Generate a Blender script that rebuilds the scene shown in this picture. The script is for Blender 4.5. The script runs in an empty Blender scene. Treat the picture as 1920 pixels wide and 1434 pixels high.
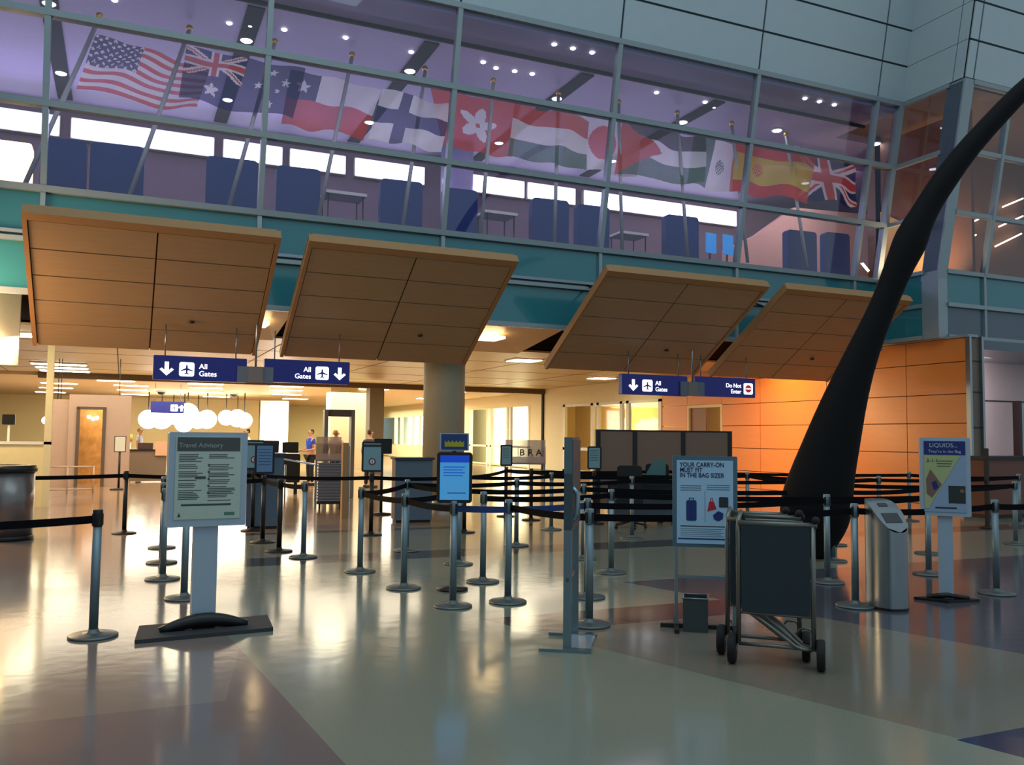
import bpy, math, random
from mathutils import Vector, Matrix
random.seed(7)
R = math.radians
S = bpy.context.scene
COL = S.collection
# ---------------------------------------------------------------- camera, world, light, exposure
FPX = 1636.0
cd = bpy.data.cameras.new('camera'); cam = bpy.data.objects.new('camera', cd); COL.objects.link(cam)
cd.sensor_width = 36.0; cd.sensor_fit = 'HORIZONTAL'; cd.lens = FPX / 1920 * 36.0; cd.clip_end = 300
YAW, PIT, ROL = R(24), R(3.55), R(0.62)
F = Vector((math.sin(YAW) * math.cos(PIT), math.cos(YAW) * math.cos(PIT), math.sin(PIT)))
_r = Vector((math.cos(YAW), -math.sin(YAW), 0)); _u = _r.cross(F)
RT = math.cos(ROL) * _r + math.sin(ROL) * _u; UP = RT.cross(F)
EYE = Vector((0, 0, 1.57)); fwdh = Vector((math.sin(YAW), math.cos(YAW), 0))
m = Matrix((RT, UP, -F)).transposed().to_4x4(); m.translation = EYE
cam.matrix_world = m
S.camera = cam
w = bpy.data.worlds.new('world'); S.world = w; w.use_nodes = True
w.node_tree.nodes['Background'].inputs[0].default_value = (0.30, 0.36, 0.40, 1)
w.node_tree.nodes['Background'].inputs[1].default_value = 1.05
S.view_settings.view_transform = 'Standard'; S.view_settings.look = 'None'
S.view_settings.exposure = 0.2; S.view_settings.gamma = 1.0; S.view_settings.use_curve_mapping = False
S.cycles.use_denoising = True
S.cycles.max_bounces = 8; S.cycles.diffuse_bounces = 3; S.cycles.transparent_max_bounces = 16
S.cycles.caustics_reflective = False; S.cycles.caustics_refractive = False
S.cycles.sample_clamp_indirect = 4.0

def area(name, loc, tgt, sx, sy, power, col):
    l = bpy.data.lights.new(name, 'AREA'); l.shape = 'RECTANGLE'; l.size = sx; l.size_y = sy; l.energy = power; l.color = col
    o = bpy.data.objects.new(name, l); COL.objects.link(o); o.location = loc
    o.rotation_euler = (Vector(tgt) - Vector(loc)).to_track_quat('-Z', 'Y').to_euler()
    return o
# mezzanine behind the glass: violet cove light
area('mezzanine_light', (6, 23.6, 8.6), (6, 20, 10), 24, 1.0, 330, (0.74, 0.66, 1.0))
area('mezzanine_low_light', (6, 21.5, 9.9), (6, 23.5, 5.8), 22, 1.0, 110, (0.8, 0.7, 1.0))
# warm wall washer in the soffit along the orange wall, warm lamps at the left
area('flag_fill', (6, 16.7, 8.2), (6, 18.6, 8.2), 22, .3, 90, (0.95, 0.92, 1.0))  # added fill to brighten the flags, not a fixture of the hall
area('mezzanine_side_fill', (19.5, 20.5, 9.9), (20, 22.4, 7.0), 3, 1.0, 90, (1.0, .82, .8))  # added pink fill so the salmon wall is not dark
area('left_hall_lamp', (-3.5, 27, 3.6), (-3, 27, 0), 4, 12, 420, (1.0, 0.72, 0.42))
area('wall_washer', (16.6, 20.5, 3.7), (18.5, 20.5, 1.8), 0.6, 7.0, 260, (1.0, 0.60, 0.25))
area('left_warm_lamp', (-3.2, 16.0, 3.6), (-1.0, 15.8, 2.9), 1.4, 2.0, 240, (1.0, 0.6, 0.3))
area('right_niche_lamp', (20.8, 16.0, 3.7), (20.4, 17.5, 2.6), 1.6, 0.5, 80, (1.0, 0.86, 0.84))
area('hall_light_near', (6, 27, 3.6), (6, 27, 0), 16, 8, 850, (1.0, 0.90, 0.68))
area('hall_light_far', (4, 42, 3.5), (4, 42, 0), 20, 10, 3200, (1.0, 0.91, 0.70))
area('hall_light_right', (15, 56, 3.4), (15, 56, 0), 6, 16, 1300, (1.0, 0.93, 0.62))
area('skylight_dusk', (2, 3, 13.5), (4, 10, 0), 14, 8, 420, (0.62, 0.88, 1.0))

# ---------------------------------------------------------------- pixel to point
def ray(x, y): return F + RT * ((x - 960) / FPX) - UP * ((y - 717) / FPX)
def fl(x, y, z=0.0):
    d = ray(x, y); return EYE + d * ((z - EYE.z) / d.z)
def ony(x, y, Y):
    d = ray(x, y); return EYE + d * (Y / d.y)
def onx(x, y, X):
    d = ray(x, y); return EYE + d * (X / d.x)
def ont(x, y, t): return EYE + ray(x, y) * t

# ---------------------------------------------------------------- materials
def lin(c):
    return tuple(((v / 255) / 12.92 if v / 255 <= 0.04045 else ((v / 255 + 0.055) / 1.055) ** 2.4) for v in c)
MATS = {}
def mat(name, col, rough=0.5, metal=0.0, var=0.06, scale=8.0, em=0.0, alpha=1.0, bump=0.0, emcol=None, coat=0.0, stretch=None):
    if name in MATS: return MATS[name]
    M = bpy.data.materials.new(name); M.use_nodes = True; nt = M.node_tree; b = nt.nodes['Principled BSDF']
    c = lin(col)
    tc = nt.nodes.new('ShaderNodeTexCoord'); nz = nt.nodes.new('ShaderNodeTexNoise'); nz.inputs['Scale'].default_value = scale
    nz.inputs['Detail'].default_value = 4
    if stretch:
        mp = nt.nodes.new('ShaderNodeMapping'); mp.inputs['Scale'].default_value = stretch
        nt.links.new(tc.outputs['Object'], mp.inputs[0]); nt.links.new(mp.outputs[0], nz.inputs['Vector'])
    else: nt.links.new(tc.outputs['Object'], nz.inputs['Vector'])
    mx = nt.nodes.new('ShaderNodeMix'); mx.data_type = 'RGBA'
    mx.inputs[6].default_value = (*[v * (1 - var) for v in c], 1); mx.inputs[7].default_value = (*[min(1, v * (1 + var)) for v in c], 1)
    nt.links.new(nz.outputs['Fac'], mx.inputs[0]); nt.links.new(mx.outputs[2], b.inputs['Base Color'])
    b.inputs['Roughness'].default_value = rough; b.inputs['Metallic'].default_value = metal
    b.inputs['Coat Weight'].default_value = coat
    if em:
        b.inputs['Emission Color'].default_value = (*lin(emcol or col), 1); b.inputs['Emission Strength'].default_value = em
    if alpha < 1: b.inputs['Alpha'].default_value = alpha
    if bump:
        bp = nt.nodes.new('ShaderNodeBump'); bp.inputs['Strength'].default_value = bump; bp.inputs['Distance'].default_value = 0.01
        nt.links.new(nz.outputs['Fac'], bp.inputs['Height']); nt.links.new(bp.outputs[0], b.inputs['Normal'])
    MATS[name] = M; return M
def glass(name, tint, refl=1.45, rough=0.02, extra=0.0):
    M = bpy.data.materials.new(name); M.use_nodes = True; nt = M.node_tree
    nt.nodes.remove(nt.nodes['Principled BSDF']); out = nt.nodes['Material Output']
    t = nt.nodes.new('ShaderNodeBsdfTransparent'); t.inputs[0].default_value = (*tint, 1)
    g = nt.nodes.new('ShaderNodeBsdfGlossy'); g.inputs['Roughness'].default_value = rough; g.inputs[0].default_value = (0.9, 0.95, 1, 1)
    lw = nt.nodes.new('ShaderNodeLayerWeight'); lw.inputs[0].default_value = .5
    pw = nt.nodes.new('ShaderNodeMath'); pw.operation = 'POWER'; pw.inputs[1].default_value = 5; nt.links.new(lw.outputs['Facing'], pw.inputs[0])
    ad = nt.nodes.new('ShaderNodeMath'); ad.operation = 'MULTIPLY_ADD'; ad.inputs[1].default_value = .9; ad.inputs[2].default_value = .05 + extra; nt.links.new(pw.outputs[0], ad.inputs[0])
    mx = nt.nodes.new('ShaderNodeMixShader'); nt.links.new(ad.outputs[0], mx.inputs[0])
    nt.links.new(t.outputs[0], mx.inputs[1]); nt.links.new(g.outputs[0], mx.inputs[2]); nt.links.new(mx.outputs[0], out.inputs[0])
    return M
def cloth(name, col, tr=0.22):
    if name in MATS: return MATS[name]
    M = bpy.data.materials.new(name); M.use_nodes = True; nt = M.node_tree
    nt.nodes.remove(nt.nodes['Principled BSDF']); out = nt.nodes['Material Output']
    wv = nt.nodes.new('ShaderNodeTexNoise'); wv.inputs['Scale'].default_value = 3
    c = lin(col); mc = nt.nodes.new('ShaderNodeMix'); mc.data_type = 'RGBA'
    mc.inputs[6].default_value = (*[v * .8 for v in c], 1); mc.inputs[7].default_value = (*c, 1)
    nt.links.new(wv.outputs['Fac'], mc.inputs[0])
    d = nt.nodes.new('ShaderNodeBsdfDiffuse'); tl = nt.nodes.new('ShaderNodeBsdfTranslucent'); t = nt.nodes.new('ShaderNodeBsdfTransparent')
    nt.links.new(mc.outputs[2], d.inputs[0]); nt.links.new(mc.outputs[2], tl.inputs[0])
    a = nt.nodes.new('ShaderNodeMixShader'); a.inputs[0].default_value = .45
    nt.links.new(d.outputs[0], a.inputs[1]); nt.links.new(tl.outputs[0], a.inputs[2])
    b = nt.nodes.new('ShaderNodeMixShader'); b.inputs[0].default_value = tr
    nt.links.new(a.outputs[0], b.inputs[1]); nt.links.new(t.outputs[0], b.inputs[2]); nt.links.new(b.outputs[0], out.inputs[0])
    MATS[name] = M; return M

mSteel = mat('brushed steel', (150, 160, 165), .28, .9, .1, 30, stretch=(1, 1, .1))
mPost = mat('satin post metal', (128, 148, 156), .5, .7, .05)
mFrame = mat('mullion aluminium', (150, 165, 170), .45, .35)
mClad = mat('pale metal cladding', (184, 202, 208), .5, .05, .04, 3)
mJoint = mat('dark joint', (50, 62, 66), .8)
mTeal = mat('teal spandrel glass', (52, 128, 138), .12, 0, .14, .8, coat=.5)
mTealDk = mat('grey lower spandrel glass', (92, 108, 122), .15, 0, .12, .8)
mWood = mat('honey wood veneer', (178, 150, 114), .42, 0, .10, 2.0, stretch=(1, 6, 12))
mWoodE = mat('wood edge', (176, 134, 88), .5)
mGroove = mat('dark wood groove', (66, 32, 18), .8)
mOrange = mat('amber wood panel', (214, 132, 62), .33, 0, .07, 1.6, stretch=(1, 1, 8))
mBlack = mat('black plastic', (14, 15, 17), .45)
mBelt = mat('black webbing', (13, 14, 18), .8, scale=60, var=.2)
mBelt.node_tree.nodes['Principled BSDF'].inputs['Specular IOR Level'].default_value = .1
mBeltB = mat('blue webbing', (34, 62, 120), .7, scale=60, var=.2)
mRub = mat('black rubber', (20, 20, 20), .75, bump=.2)
mCream = mat('cream plaster', (222, 210, 172), .7)
mWhite = mat('white paint', (226, 224, 214), .6)
mPink = mat('pinkish metal panel', (196, 168, 152), .4, .2)
mGrey = mat('blue grey laminate', (86, 104, 120), .5)
mDark = mat('dark plenum', (22, 18, 20), .9)
mSign = mat('navy sign face', (18, 26, 104), .35, em=.25, emcol=(18, 26, 110))
mLit = mat('backlit white lettering', (250, 252, 255), .5, em=1.6)
mAlu = mat('pale blue grey aluminium', (168, 188, 204), .42, .25)
mPaper = mat('printed paper', (206, 216, 200), .6)
mInk = mat('dark ink', (44, 52, 50), .7)
mNavy = mat('navy fabric', (40, 62, 120), .85, bump=.3, scale=40)
mBronze = mat('dark bronze', (10, 10, 12), .7, 0, .2, 3, bump=.3)
mBronze.node_tree.nodes['Principled BSDF'].inputs['Specular IOR Level'].default_value = .22
mSkin = mat('skin', (196, 146, 116), .6)
mHair = mat('brown hair', (70, 48, 34), .8)

# ---------------------------------------------------------------- mesh builder
class MB:
    def __init__(s): s.v = []; s.f = []; s.mi = []; s.sm = []
    def add(s, vs, fs, mi=0, smooth=False):
        o = len(s.v); s.v += [tuple(v) for v in vs]
        for f in fs: s.f.append([i + o for i in f]); s.mi.append(mi); s.sm.append(smooth)
        return s
    def box(s, x0, x1, y0, y1, z0, z1, mi=0, M=None):
        vs = [Vector((x, y, z)) for z in (z0, z1) for y in (y0, y1) for x in (x0, x1)]
        if M is not None: vs = [M @ v for v in vs]
        return s.add(vs, [(0, 2, 3, 1), (4, 5, 7, 6), (0, 1, 5, 4), (2, 6, 7, 3), (0, 4, 6, 2), (1, 3, 7, 5)], mi)
    def rbox(s, x0, x1, y0, y1, z0, z1, r=.01, mi=0, M=None, n=3):      # box with rounded vertical-section corners (in xz), extruded along y
        pts = []
        for cx, cz, a0 in ((x1 - r, z1 - r, 0), (x0 + r, z1 - r, 90), (x0 + r, z0 + r, 180), (x1 - r, z0 + r, 270)):
            for k in range(n + 1):
                a = R(a0 + 90 * k / n); pts.append((cx + r * math.cos(a), cz + r * math.sin(a)))
        return s.prism(pts, y0, y1, mi, M)
    def prism(s, pts, y0, y1, mi=0, M=None):                            # (x,z) outline extruded along y
        n = len(pts); vs = [Vector((p[0], y0, p[1])) for p in pts] + [Vector((p[0], y1, p[1])) for p in pts]
        if M is not None: vs = [M @ v for v in vs]
        fs = [tuple(range(n)), tuple(range(2 * n - 1, n - 1, -1))] + [(i, i + n, (i + 1) % n + n, (i + 1) % n) for i in range(n)]
        return s.add(vs, fs, mi)
    def zprism(s, pts, z0, z1, mi=0):
        n = len(pts); vs = [(p[0], p[1], z0) for p in pts] + [(p[0], p[1], z1) for p in pts]
        fs = [tuple(range(n - 1, -1, -1)), tuple(range(n, 2 * n))] + [(i, (i + 1) % n, (i + 1) % n + n, i + n) for i in range(n)]
        return s.add(vs, fs, mi)
    def quad(s, a, b, c, d, mi=0): return s.add([a, b, c, d], [(0, 1, 2, 3)], mi)
    def slab(s, a, b, c, d, t, mi=0):                                   # quad given thickness along its normal
        a, b, c, d = map(Vector, (a, b, c, d)); n = (b - a).cross(d - a).normalized() * t
        vs = [a, b, c, d, a + n, b + n, c + n, d + n]
        return s.add(vs, [(3, 2, 1, 0), (4, 5, 6, 7), (0, 1, 5, 4), (1, 2, 6, 5), (2, 3, 7, 6), (3, 0, 4, 7)], mi)
    def tube(s, pts, r, seg=10, mi=0, closed=False):
        pts = [Vector(p) for p in pts]; n = len(pts); rs = r if isinstance(r, (list, tuple)) else [r] * n
        vs = []; prev = None
        for i, p in enumerate(pts):
            d = (pts[min(i + 1, n - 1)] - pts[max(i - 1, 0)]).normalized()
            if prev is None: q = d.orthogonal().normalized()
            else: q = (prev - d * prev.dot(d)).normalized()
            prev = q; e = d.cross(q)
            for k in range(seg):
                a = 2 * math.pi * k / seg; vs.append(p + (q * math.cos(a) + e * math.sin(a)) * rs[i])
        fs = [(i * seg + k, i * seg + (k + 1) % seg, (i + 1) * seg + (k + 1) % seg, (i + 1) * seg + k) for i in range(n - 1) for k in range(seg)]
        s.add(vs, fs, mi, True); o = len(s.v) - len(vs)
        s.f.append([o + k for k in range(seg)][::-1]); s.mi.append(mi); s.sm.append(False)
        s.f.append([o + (n - 1) * seg + k for k in range(seg)]); s.mi.append(mi); s.sm.append(False)
        return s
    def lathe(s, prof, seg=24, c=(0, 0, 0), mi=0, M=None, smooth=True):
        vs = []
        for r, z in prof:
            for k in range(seg):
                a = 2 * math.pi * k / seg; v = Vector((r * math.cos(a), r * math.sin(a), z))
                v = (M @ v) if M is not None else v
                vs.append(v + Vector(c))
        n = len(prof)
        fs = [(i * seg + k, i * seg + (k + 1) % seg, (i + 1) * seg + (k + 1) % seg, (i + 1) * seg + k) for i in range(n - 1) for k in range(seg)]
        s.add(vs, fs, mi, smooth); o = len(s.v) - len(vs)
        for i0, rev in ((0, True), ((n - 1) * seg, False)):
            f = [o + i0 + k for k in range(seg)]
            s.f.append(f[::-1] if rev else f); s.mi.append(mi); s.sm.append(False)
        return s
    def ball(s, c, r, mi=0, sz=1.0, seg=16):
        n = 8; return s.lathe([(max(.001, r * math.sin(math.pi * i / n)), -r * sz * math.cos(math.pi * i / n)) for i in range(n + 1)], seg, c, mi)
    def build(s, name, mats, parent=None, **kw):
        me = bpy.data.meshes.new(name); me.from_pydata(s.v, [], s.f)
        for mm in (mats if isinstance(mats, (list, tuple)) else [mats]): me.materials.append(mm)
        for p, i, sm in zip(me.polygons, s.mi, s.sm): p.material_index = i; p.use_smooth = sm
        me.update()
        o = bpy.data.objects.new(name, me); COL.objects.link(o)
        if parent: o.parent = parent
        for k, v in kw.items(): o[k] = v
        return o
def thing(name, label, cat, loc=(0, 0, 0), rz=0.0, group=None):
    o = bpy.data.objects.new(name, None); COL.objects.link(o); o.location = loc; o.rotation_euler = (0, 0, rz)
    o.empty_display_size = .1
    o['label'] = label; o['category'] = cat
    if group: o['group'] = group
    return o
def struct(name, mb, mats): return mb.build(name, mats, None, kind='structure')
def text(name, s, size, loc, parent, mt, rot=(math.pi / 2, 0, 0), align='LEFT', bold=0.0, sx=1.0):
    c = bpy.data.curves.new(name, 'FONT'); c.body = s; c.size = size; c.extrude = .0015; c.offset = bold
    c.align_x = align; c.materials.append(mt)
    o = bpy.data.objects.new(name, c); COL.objects.link(o); o.parent = parent; o.location = loc; o.rotation_euler = rot; o.scale = (sx, 1, 1)
    bpy.context.view_layer.update()
    me = bpy.data.meshes.new_from_object(o.evaluated_get(bpy.context.evaluated_depsgraph_get())); me.materials.clear(); me.materials.append(mt)
    q = bpy.data.objects.new(name, me); bpy.data.objects.remove(o); q.name = name; COL.objects.link(q)
    q.parent = parent; q.location = loc; q.rotation_euler = rot; q.scale = (sx, 1, 1); bpy.data.curves.remove(c)
    return q
ORD = ['first', 'second', 'third', 'fourth', 'fifth', 'sixth', 'seventh', 'eighth', 'ninth', 'tenth', 'eleventh', 'twelfth']
def bearing(p): return -math.atan2(p[0], p[1])                          # rotation that turns a front (-Y) to the eye

# ---------------------------------------------------------------- floor
def floor_material():
    M = bpy.data.materials.new('polished terrazzo'); M.use_nodes = True; nt = M.node_tree; b = nt.nodes['Principled BSDF']
    tc = nt.nodes.new('ShaderNodeTexCoord'); sp = nt.nodes.new('ShaderNodeSeparateXYZ'); nt.links.new(tc.outputs['Object'], sp.inputs[0])
    def mth(op, a, b_=None):
        n = nt.nodes.new('ShaderNodeMath'); n.operation = op
        for i, v in enumerate((a, b_)):
            if v is None: continue
            if isinstance(v, (int, float)): n.inputs[i].default_value = v
            else: nt.links.new(v, n.inputs[i])
        return n.outputs[0]
    X, Y = sp.outputs[0], sp.outputs[1]
    def right_of(p, q):       # 1 where x is larger than the line p-q
        k = (q[0] - p[0]) / (q[1] - p[1])
        return mth('GREATER_THAN', mth('SUBTRACT', X, mth('MULTIPLY', mth('SUBTRACT', Y, p[1]), k)), p[0])
    def inv(a): return mth('SUBTRACT', 1.0, a)
    def AND(*a):
        r = a[0]
        for x in a[1:]: r = mth('MULTIPLY', r, x)
        return r
    def ylt(v): return mth('LESS_THAN', Y, v)
    def ygt(v): return mth('GREATER_THAN', Y, v)
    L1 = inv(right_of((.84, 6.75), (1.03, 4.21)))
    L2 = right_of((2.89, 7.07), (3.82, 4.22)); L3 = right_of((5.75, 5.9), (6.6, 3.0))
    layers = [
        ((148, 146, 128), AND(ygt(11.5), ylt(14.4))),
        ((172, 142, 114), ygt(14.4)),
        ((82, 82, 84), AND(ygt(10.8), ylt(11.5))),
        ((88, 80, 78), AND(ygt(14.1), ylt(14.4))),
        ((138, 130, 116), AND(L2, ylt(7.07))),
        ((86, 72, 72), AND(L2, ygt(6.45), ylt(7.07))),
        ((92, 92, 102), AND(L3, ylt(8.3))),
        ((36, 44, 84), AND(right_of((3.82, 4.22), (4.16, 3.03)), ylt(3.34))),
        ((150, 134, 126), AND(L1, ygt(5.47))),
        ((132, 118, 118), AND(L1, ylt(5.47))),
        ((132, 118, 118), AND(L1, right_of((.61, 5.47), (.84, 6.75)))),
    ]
    ns = nt.nodes.new('ShaderNodeTexNoise'); ns.inputs['Scale'].default_value = 120; ns.inputs['Detail'].default_value = 3
    nt.links.new(tc.outputs['Object'], ns.inputs['Vector'])
    cur = None; base = (*lin((152, 155, 138)), 1)
    for c, mask in layers:
        mx = nt.nodes.new('ShaderNodeMix'); mx.data_type = 'RGBA'; nt.links.new(mask, mx.inputs[0])
        if cur is None: mx.inputs[6].default_value = base
        else: nt.links.new(cur, mx.inputs[6])
        mx.inputs[7].default_value = (*lin(c), 1); cur = mx.outputs[2]
    sk = nt.nodes.new('ShaderNodeMix'); sk.data_type = 'RGBA'; sk.blend_type = 'MULTIPLY'; sk.inputs[0].default_value = .35
    nt.links.new(cur, sk.inputs[6]); nt.links.new(ns.outputs['Fac'], sk.inputs[7]); nt.links.new(sk.outputs[2], b.inputs['Base Color'])
    b.inputs['Roughness'].default_value = .13; b.inputs['IOR'].default_value = 1.6
    n2 = nt.nodes.new('ShaderNodeTexNoise'); n2.inputs['Scale'].default_value = 5; nt.links.new(tc.outputs['Object'], n2.inputs['Vector'])
    bp = nt.nodes.new('ShaderNodeBump'); bp.inputs['Strength'].default_value = .05; bp.inputs['Distance'].default_value = .02
    nt.links.new(n2.outputs['Fac'], bp.inputs['Height']); nt.links.new(bp.outputs[0], b.inputs['Normal'])
    return M
struct('floor', MB().box(-16, 30, -20, 72, -.2, 0), floor_material())

# ---------------------------------------------------------------- curtain wall
ZB, ZT, YB, LEAN = 5.78, 10.25, 17.0, 0.19
def yc(z, y0=YB): return y0 - LEAN * (z - ZB)            # the canted face
XM = [-8.9, -5.15, -1.4, 2.25, 5.95, 9.7, 13.5, 17.3]; XC = 18.2
TZ = [ZB, 7.2, 8.68, ZT]
fr = MB()
def canted_bar(mb, x0, x1, z0, z1, y0, d=.16, mi=0):
    a, b = yc(z0, y0), yc(z1, y0)
    vs = [(x0, a - d / 2, z0), (x1, a - d / 2, z0), (x1, a + d / 2, z0), (x0, a + d / 2, z0), (x0, b - d / 2, z1), (x1, b - d / 2, z1), (x1, b + d / 2, z1), (x0, b + d / 2, z1)]
    mb.add(vs, [(3, 2, 1, 0), (4, 5, 6, 7), (0, 1, 5, 4), (1, 2, 6, 5), (2, 3, 7, 6), (3, 0, 4, 7)], mi)
for x in XM: canted_bar(fr, x - .05, x + .05, ZB, ZT, YB); fr.box(x - .04, x + .04, YB - .05, YB + .05, 4.0, ZB)
canted_bar(fr, XC - .16, XC, ZB, ZT, YB)
fr.box(XC - .14, XC, YB - .08, YB + .05, 4.0, ZB)
for z in TZ: canted_bar(fr, XM[0], XC, z - .055, z + .055, YB, .18)
fr.box(XM[0], XC, YB - .08, YB + .04, 4.84, 4.92); fr.box(XM[0], XC, YB - .07, YB + .04, 4.97, 5.03); fr.box(XM[0], XC, YB - .08, YB + .04, 3.92, 4.02)
w1 = struct('window_1', fr, mFrame)
gl = MB(); gl.quad((XM[0], yc(ZB), ZB), (XC, yc(ZB), ZB), (XC, yc(ZT), ZT), (XM[0], yc(ZT), ZT))
mGlass = glass('curtain wall glass', (.80, .82, .93), 1.5, .02, .03)
gl.build('glazing', mGlass, w1)
MB().box(XM[0], XC, YB + .02, YB + .06, 4.0, ZB).build('spandrel', mTeal, w1)

# cladding above the glass, with grooves between the sheets
def cladding(name, P, cols, rows, inner=.025):
    mb = MB()
    a, b, c, d = P(cols[0], rows[0]), P(cols[-1], rows[0]), P(cols[-1], rows[-1]), P(cols[0], rows[-1])
    mb.slab(a, b, c, d, -.10, 1)
    for i in range(len(cols) - 1):
        for j in range(len(rows) - 1):
            s = 1 if cols[i + 1] > cols[i] else -1
            mb.slab(P(cols[i] + inner * s, rows[j] + inner), P(cols[i + 1] - inner * s, rows[j] + inner), P(cols[i + 1] - inner * s, rows[j + 1] - inner), P(cols[i] + inner * s, rows[j + 1] - inner), .03)
    return struct(name, mb, [mClad, mJoint])
ROWS = [ZT + .06, 11.2, 12.08, 12.96, 13.9]
cladding('wall_back', lambda x, z: Vector((x, yc(z), z)), XM + [XC], ROWS)
# return wall (side of the forward bay) and the forward bay
YN = 15.2
fr = MB()
def ret(z, t): return Vector((XC, yc(z, YN) + (yc(z) - yc(z, YN)) * t, z))    # t=0 outer corner, 1 inner corner
cladding('wall_return', lambda s, z: ret(z, 1 - s), [0, .84, 1.0], ROWS, .007)
XN = [XC, XC + .32, 19.85, 23.6, 27.4]
cladding('wall_bay', lambda x, z: Vector((x, yc(z, YN), z)), [XC, XC + .3, 21.9, 25.6, 27.4], ROWS)
canted_bar(fr, XC, XC + .32, ZB - .2, ZT + .05, YN + .2, .5); fr.box(XC, XC + .32, YN - .02, YN + .46, 4.1, ZB - .2)
for z in TZ + [4.15, 4.95]:
    if z >= ZB:
        fr.slab(ret(z - .05, .2) + Vector((-.05, 0, 0)), ret(z - .05, 1) + Vector((-.05, 0, 0)), ret(z + .05, 1) + Vector((-.05, 0, 0)), ret(z + .05, .2) + Vector((-.05, 0, 0)), .1)
        canted_bar(fr, XC + .31, 27.4, z - .05, z + .05, YN, .14)
    else:
        fr.box(XC - .05, XC + .05, YN + .45, YB, z - .05, z + .05); fr.box(XC + .31, 27.4, YN - .07, YN + .07, z - .05, z + .05)
for x in XN[2:]: canted_bar(fr, x - .05, x + .05, ZB, ZT, YN); fr.box(x - .04, x + .04, YN - .05, YN + .05, 4.1, ZB)
w2 = struct('window_2', fr, mFrame)
gl = MB(); gl.quad(ret(ZB, 0), ret(ZB, 1), ret(ZT, 1), ret(ZT, 0))
gl.quad((XC, yc(ZB, YN), ZB), (27.4, yc(ZB, YN), ZB), (27.4, yc(ZT, YN), ZT), (XC, yc(ZT, YN), ZT))
gl.build('glazing', mGlass, w2)
sp = MB(); sp.box(XC + .01, XC + .05, YN + .3, YB, 4.1, ZB); sp.box(XC + .3, 27.4, YN + .02, YN + .06, 4.95, ZB)
sp.build('spandrel', mTeal, w2)
MB().box(XC + .3, 27.4, YN + .02, YN + .06, 4.1, 4.95).build('lower_spandrel', mTealDk, w2)

# ---------------------------------------------------------------- mezzanine behind the glass
mMezC = mat('mezzanine ceiling', (150, 140, 175), .55)
mMezW = mat('mezzanine wall', (150, 132, 142), .7)
mSlot = mat('dark ceiling slot', (8, 8, 26), .9)
c = MB(); c.box(-9, XC - .1, YB - .78, 25.4, 10.1, 10.3, 0); c.box(XC - .1, 27.4, 18.4, 25.4, 10.1, 10.3, 0)
SLOTX = [-1.63, 2.16, 5.85, 9.7, 13.5]
for x in SLOTX: c.box(x - .17, x + .17, 17.6, 24.7, 10.07, 10.1, 1)
c.box(-9, XC - .1, 17.3, 17.36, 10.02, 10.1, 1)
struct('ceiling_mezzanine', c, [mMezC, mSlot])
struct('wall_mezzanine', MB().box(-9, 27.4, 25.2, 25.4, 5.6, 10.1), mMezW)
b = MB(); b.prism([(17.4, 5.7), (27.4, 5.7), (27.4, 9.6), (20.2, 9.3), (18.6, 8.2), (17.4, 7.6)], 22.4, 22.6); struct('wall_mezzanine_end', b, mat('salmon mezzanine wall', (200, 160, 150), .7))
struct('floor_mezzanine', MB().box(-9, 27.4, YB + .1, 25.4, 5.5, 5.76), mat('grey carpet', (90, 84, 96), .9))
mStrip = mat('fluorescent diffuser', (255, 250, 255), .5, em=4.2, emcol=(244, 240, 255))
def zy(px, py, Y): p = ony(px, py, Y); return p.x, p.z
strips = [(-9, -1.75), (-1.5, 2.05), (2.28, 3.9), (4.1, 5.72), (5.98, 8.15), (9.55, 11.5), (11.6, 13.35), (13.65, 19.9)]
for i, (x0, x1) in enumerate(strips):
    t = thing('light_strip', ['long glowing white strip at the far left behind the glass, cut by the frame edge', 'glowing white strip under the first two flags', 'short glowing white strip right of the second dark ceiling slot',
        'glowing white strip below the red and white flag', 'glowing white strip just left of the mezzanine column', 'glowing white strip just right of the mezzanine column', 'glowing white strip below the red disc flag',
        'rightmost glowing white strip ending at the salmon wall'][i], 'light', ((x0 + x1) / 2, 25.0, 9.47), 0, 'mezzanine light strips')
    h = (x1 - x0) / 2
    MB().box(-h, h, 0, .18, -.29, .27).build('housing', mWhite, t)
    MB().box(-h + .03, h - .03, -.03, 0, -.26, .24).build('diffuser', mStrip, t)
t = thing('mezzanine_column', 'pale round column between the two runs of white light strips', 'column', (8.75, 23.8, 5.76))
MB().lathe([(.48, 0), (.48, 4.34)], 28).build('shaft', mat('pale lilac column', (150, 145, 175), .6), t)
mDown = mat('downlight lens', (255, 255, 255), .4, em=9.0)
k = 0
for i, x in enumerate(SLOTX):
    for y in (19.2, 22.9):
        t = thing('downlight', '%s round downlight in the %s dark ceiling slot from the left' % ('nearer' if y < 20 else 'farther', ORD[i]), 'light', (x, y, 10.1), 0, 'mezzanine downlights')
        MB().lathe([(.15, 0), (.17, -.02), (.13, -.03)], 16).build('trim_ring', mWhite, t)
        MB().lathe([(.125, -.031), (.11, -.045)], 16).build('lens', mDown, t)
for i, (px, py) in enumerate([(1457, 243), (1510, 342), (1642, 268), (1340, 316)][:3]):
    p = fl(px, py, 10.1)
    t = thing('downlight', ['round downlight above the yellow and red flag, right of the last dark slot', 'round downlight shining between the last two flags', 'small round downlight in the narrow pane by the corner'][i], 'light', p, 0, 'mezzanine downlights')
    MB().lathe([(.15, 0), (.17, -.02), (.13, -.03)], 16).build('trim_ring', mWhite, t)
    MB().lathe([(.125, -.031), (.11, -.045)], 16).build('lens', mDown, t)
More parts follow.
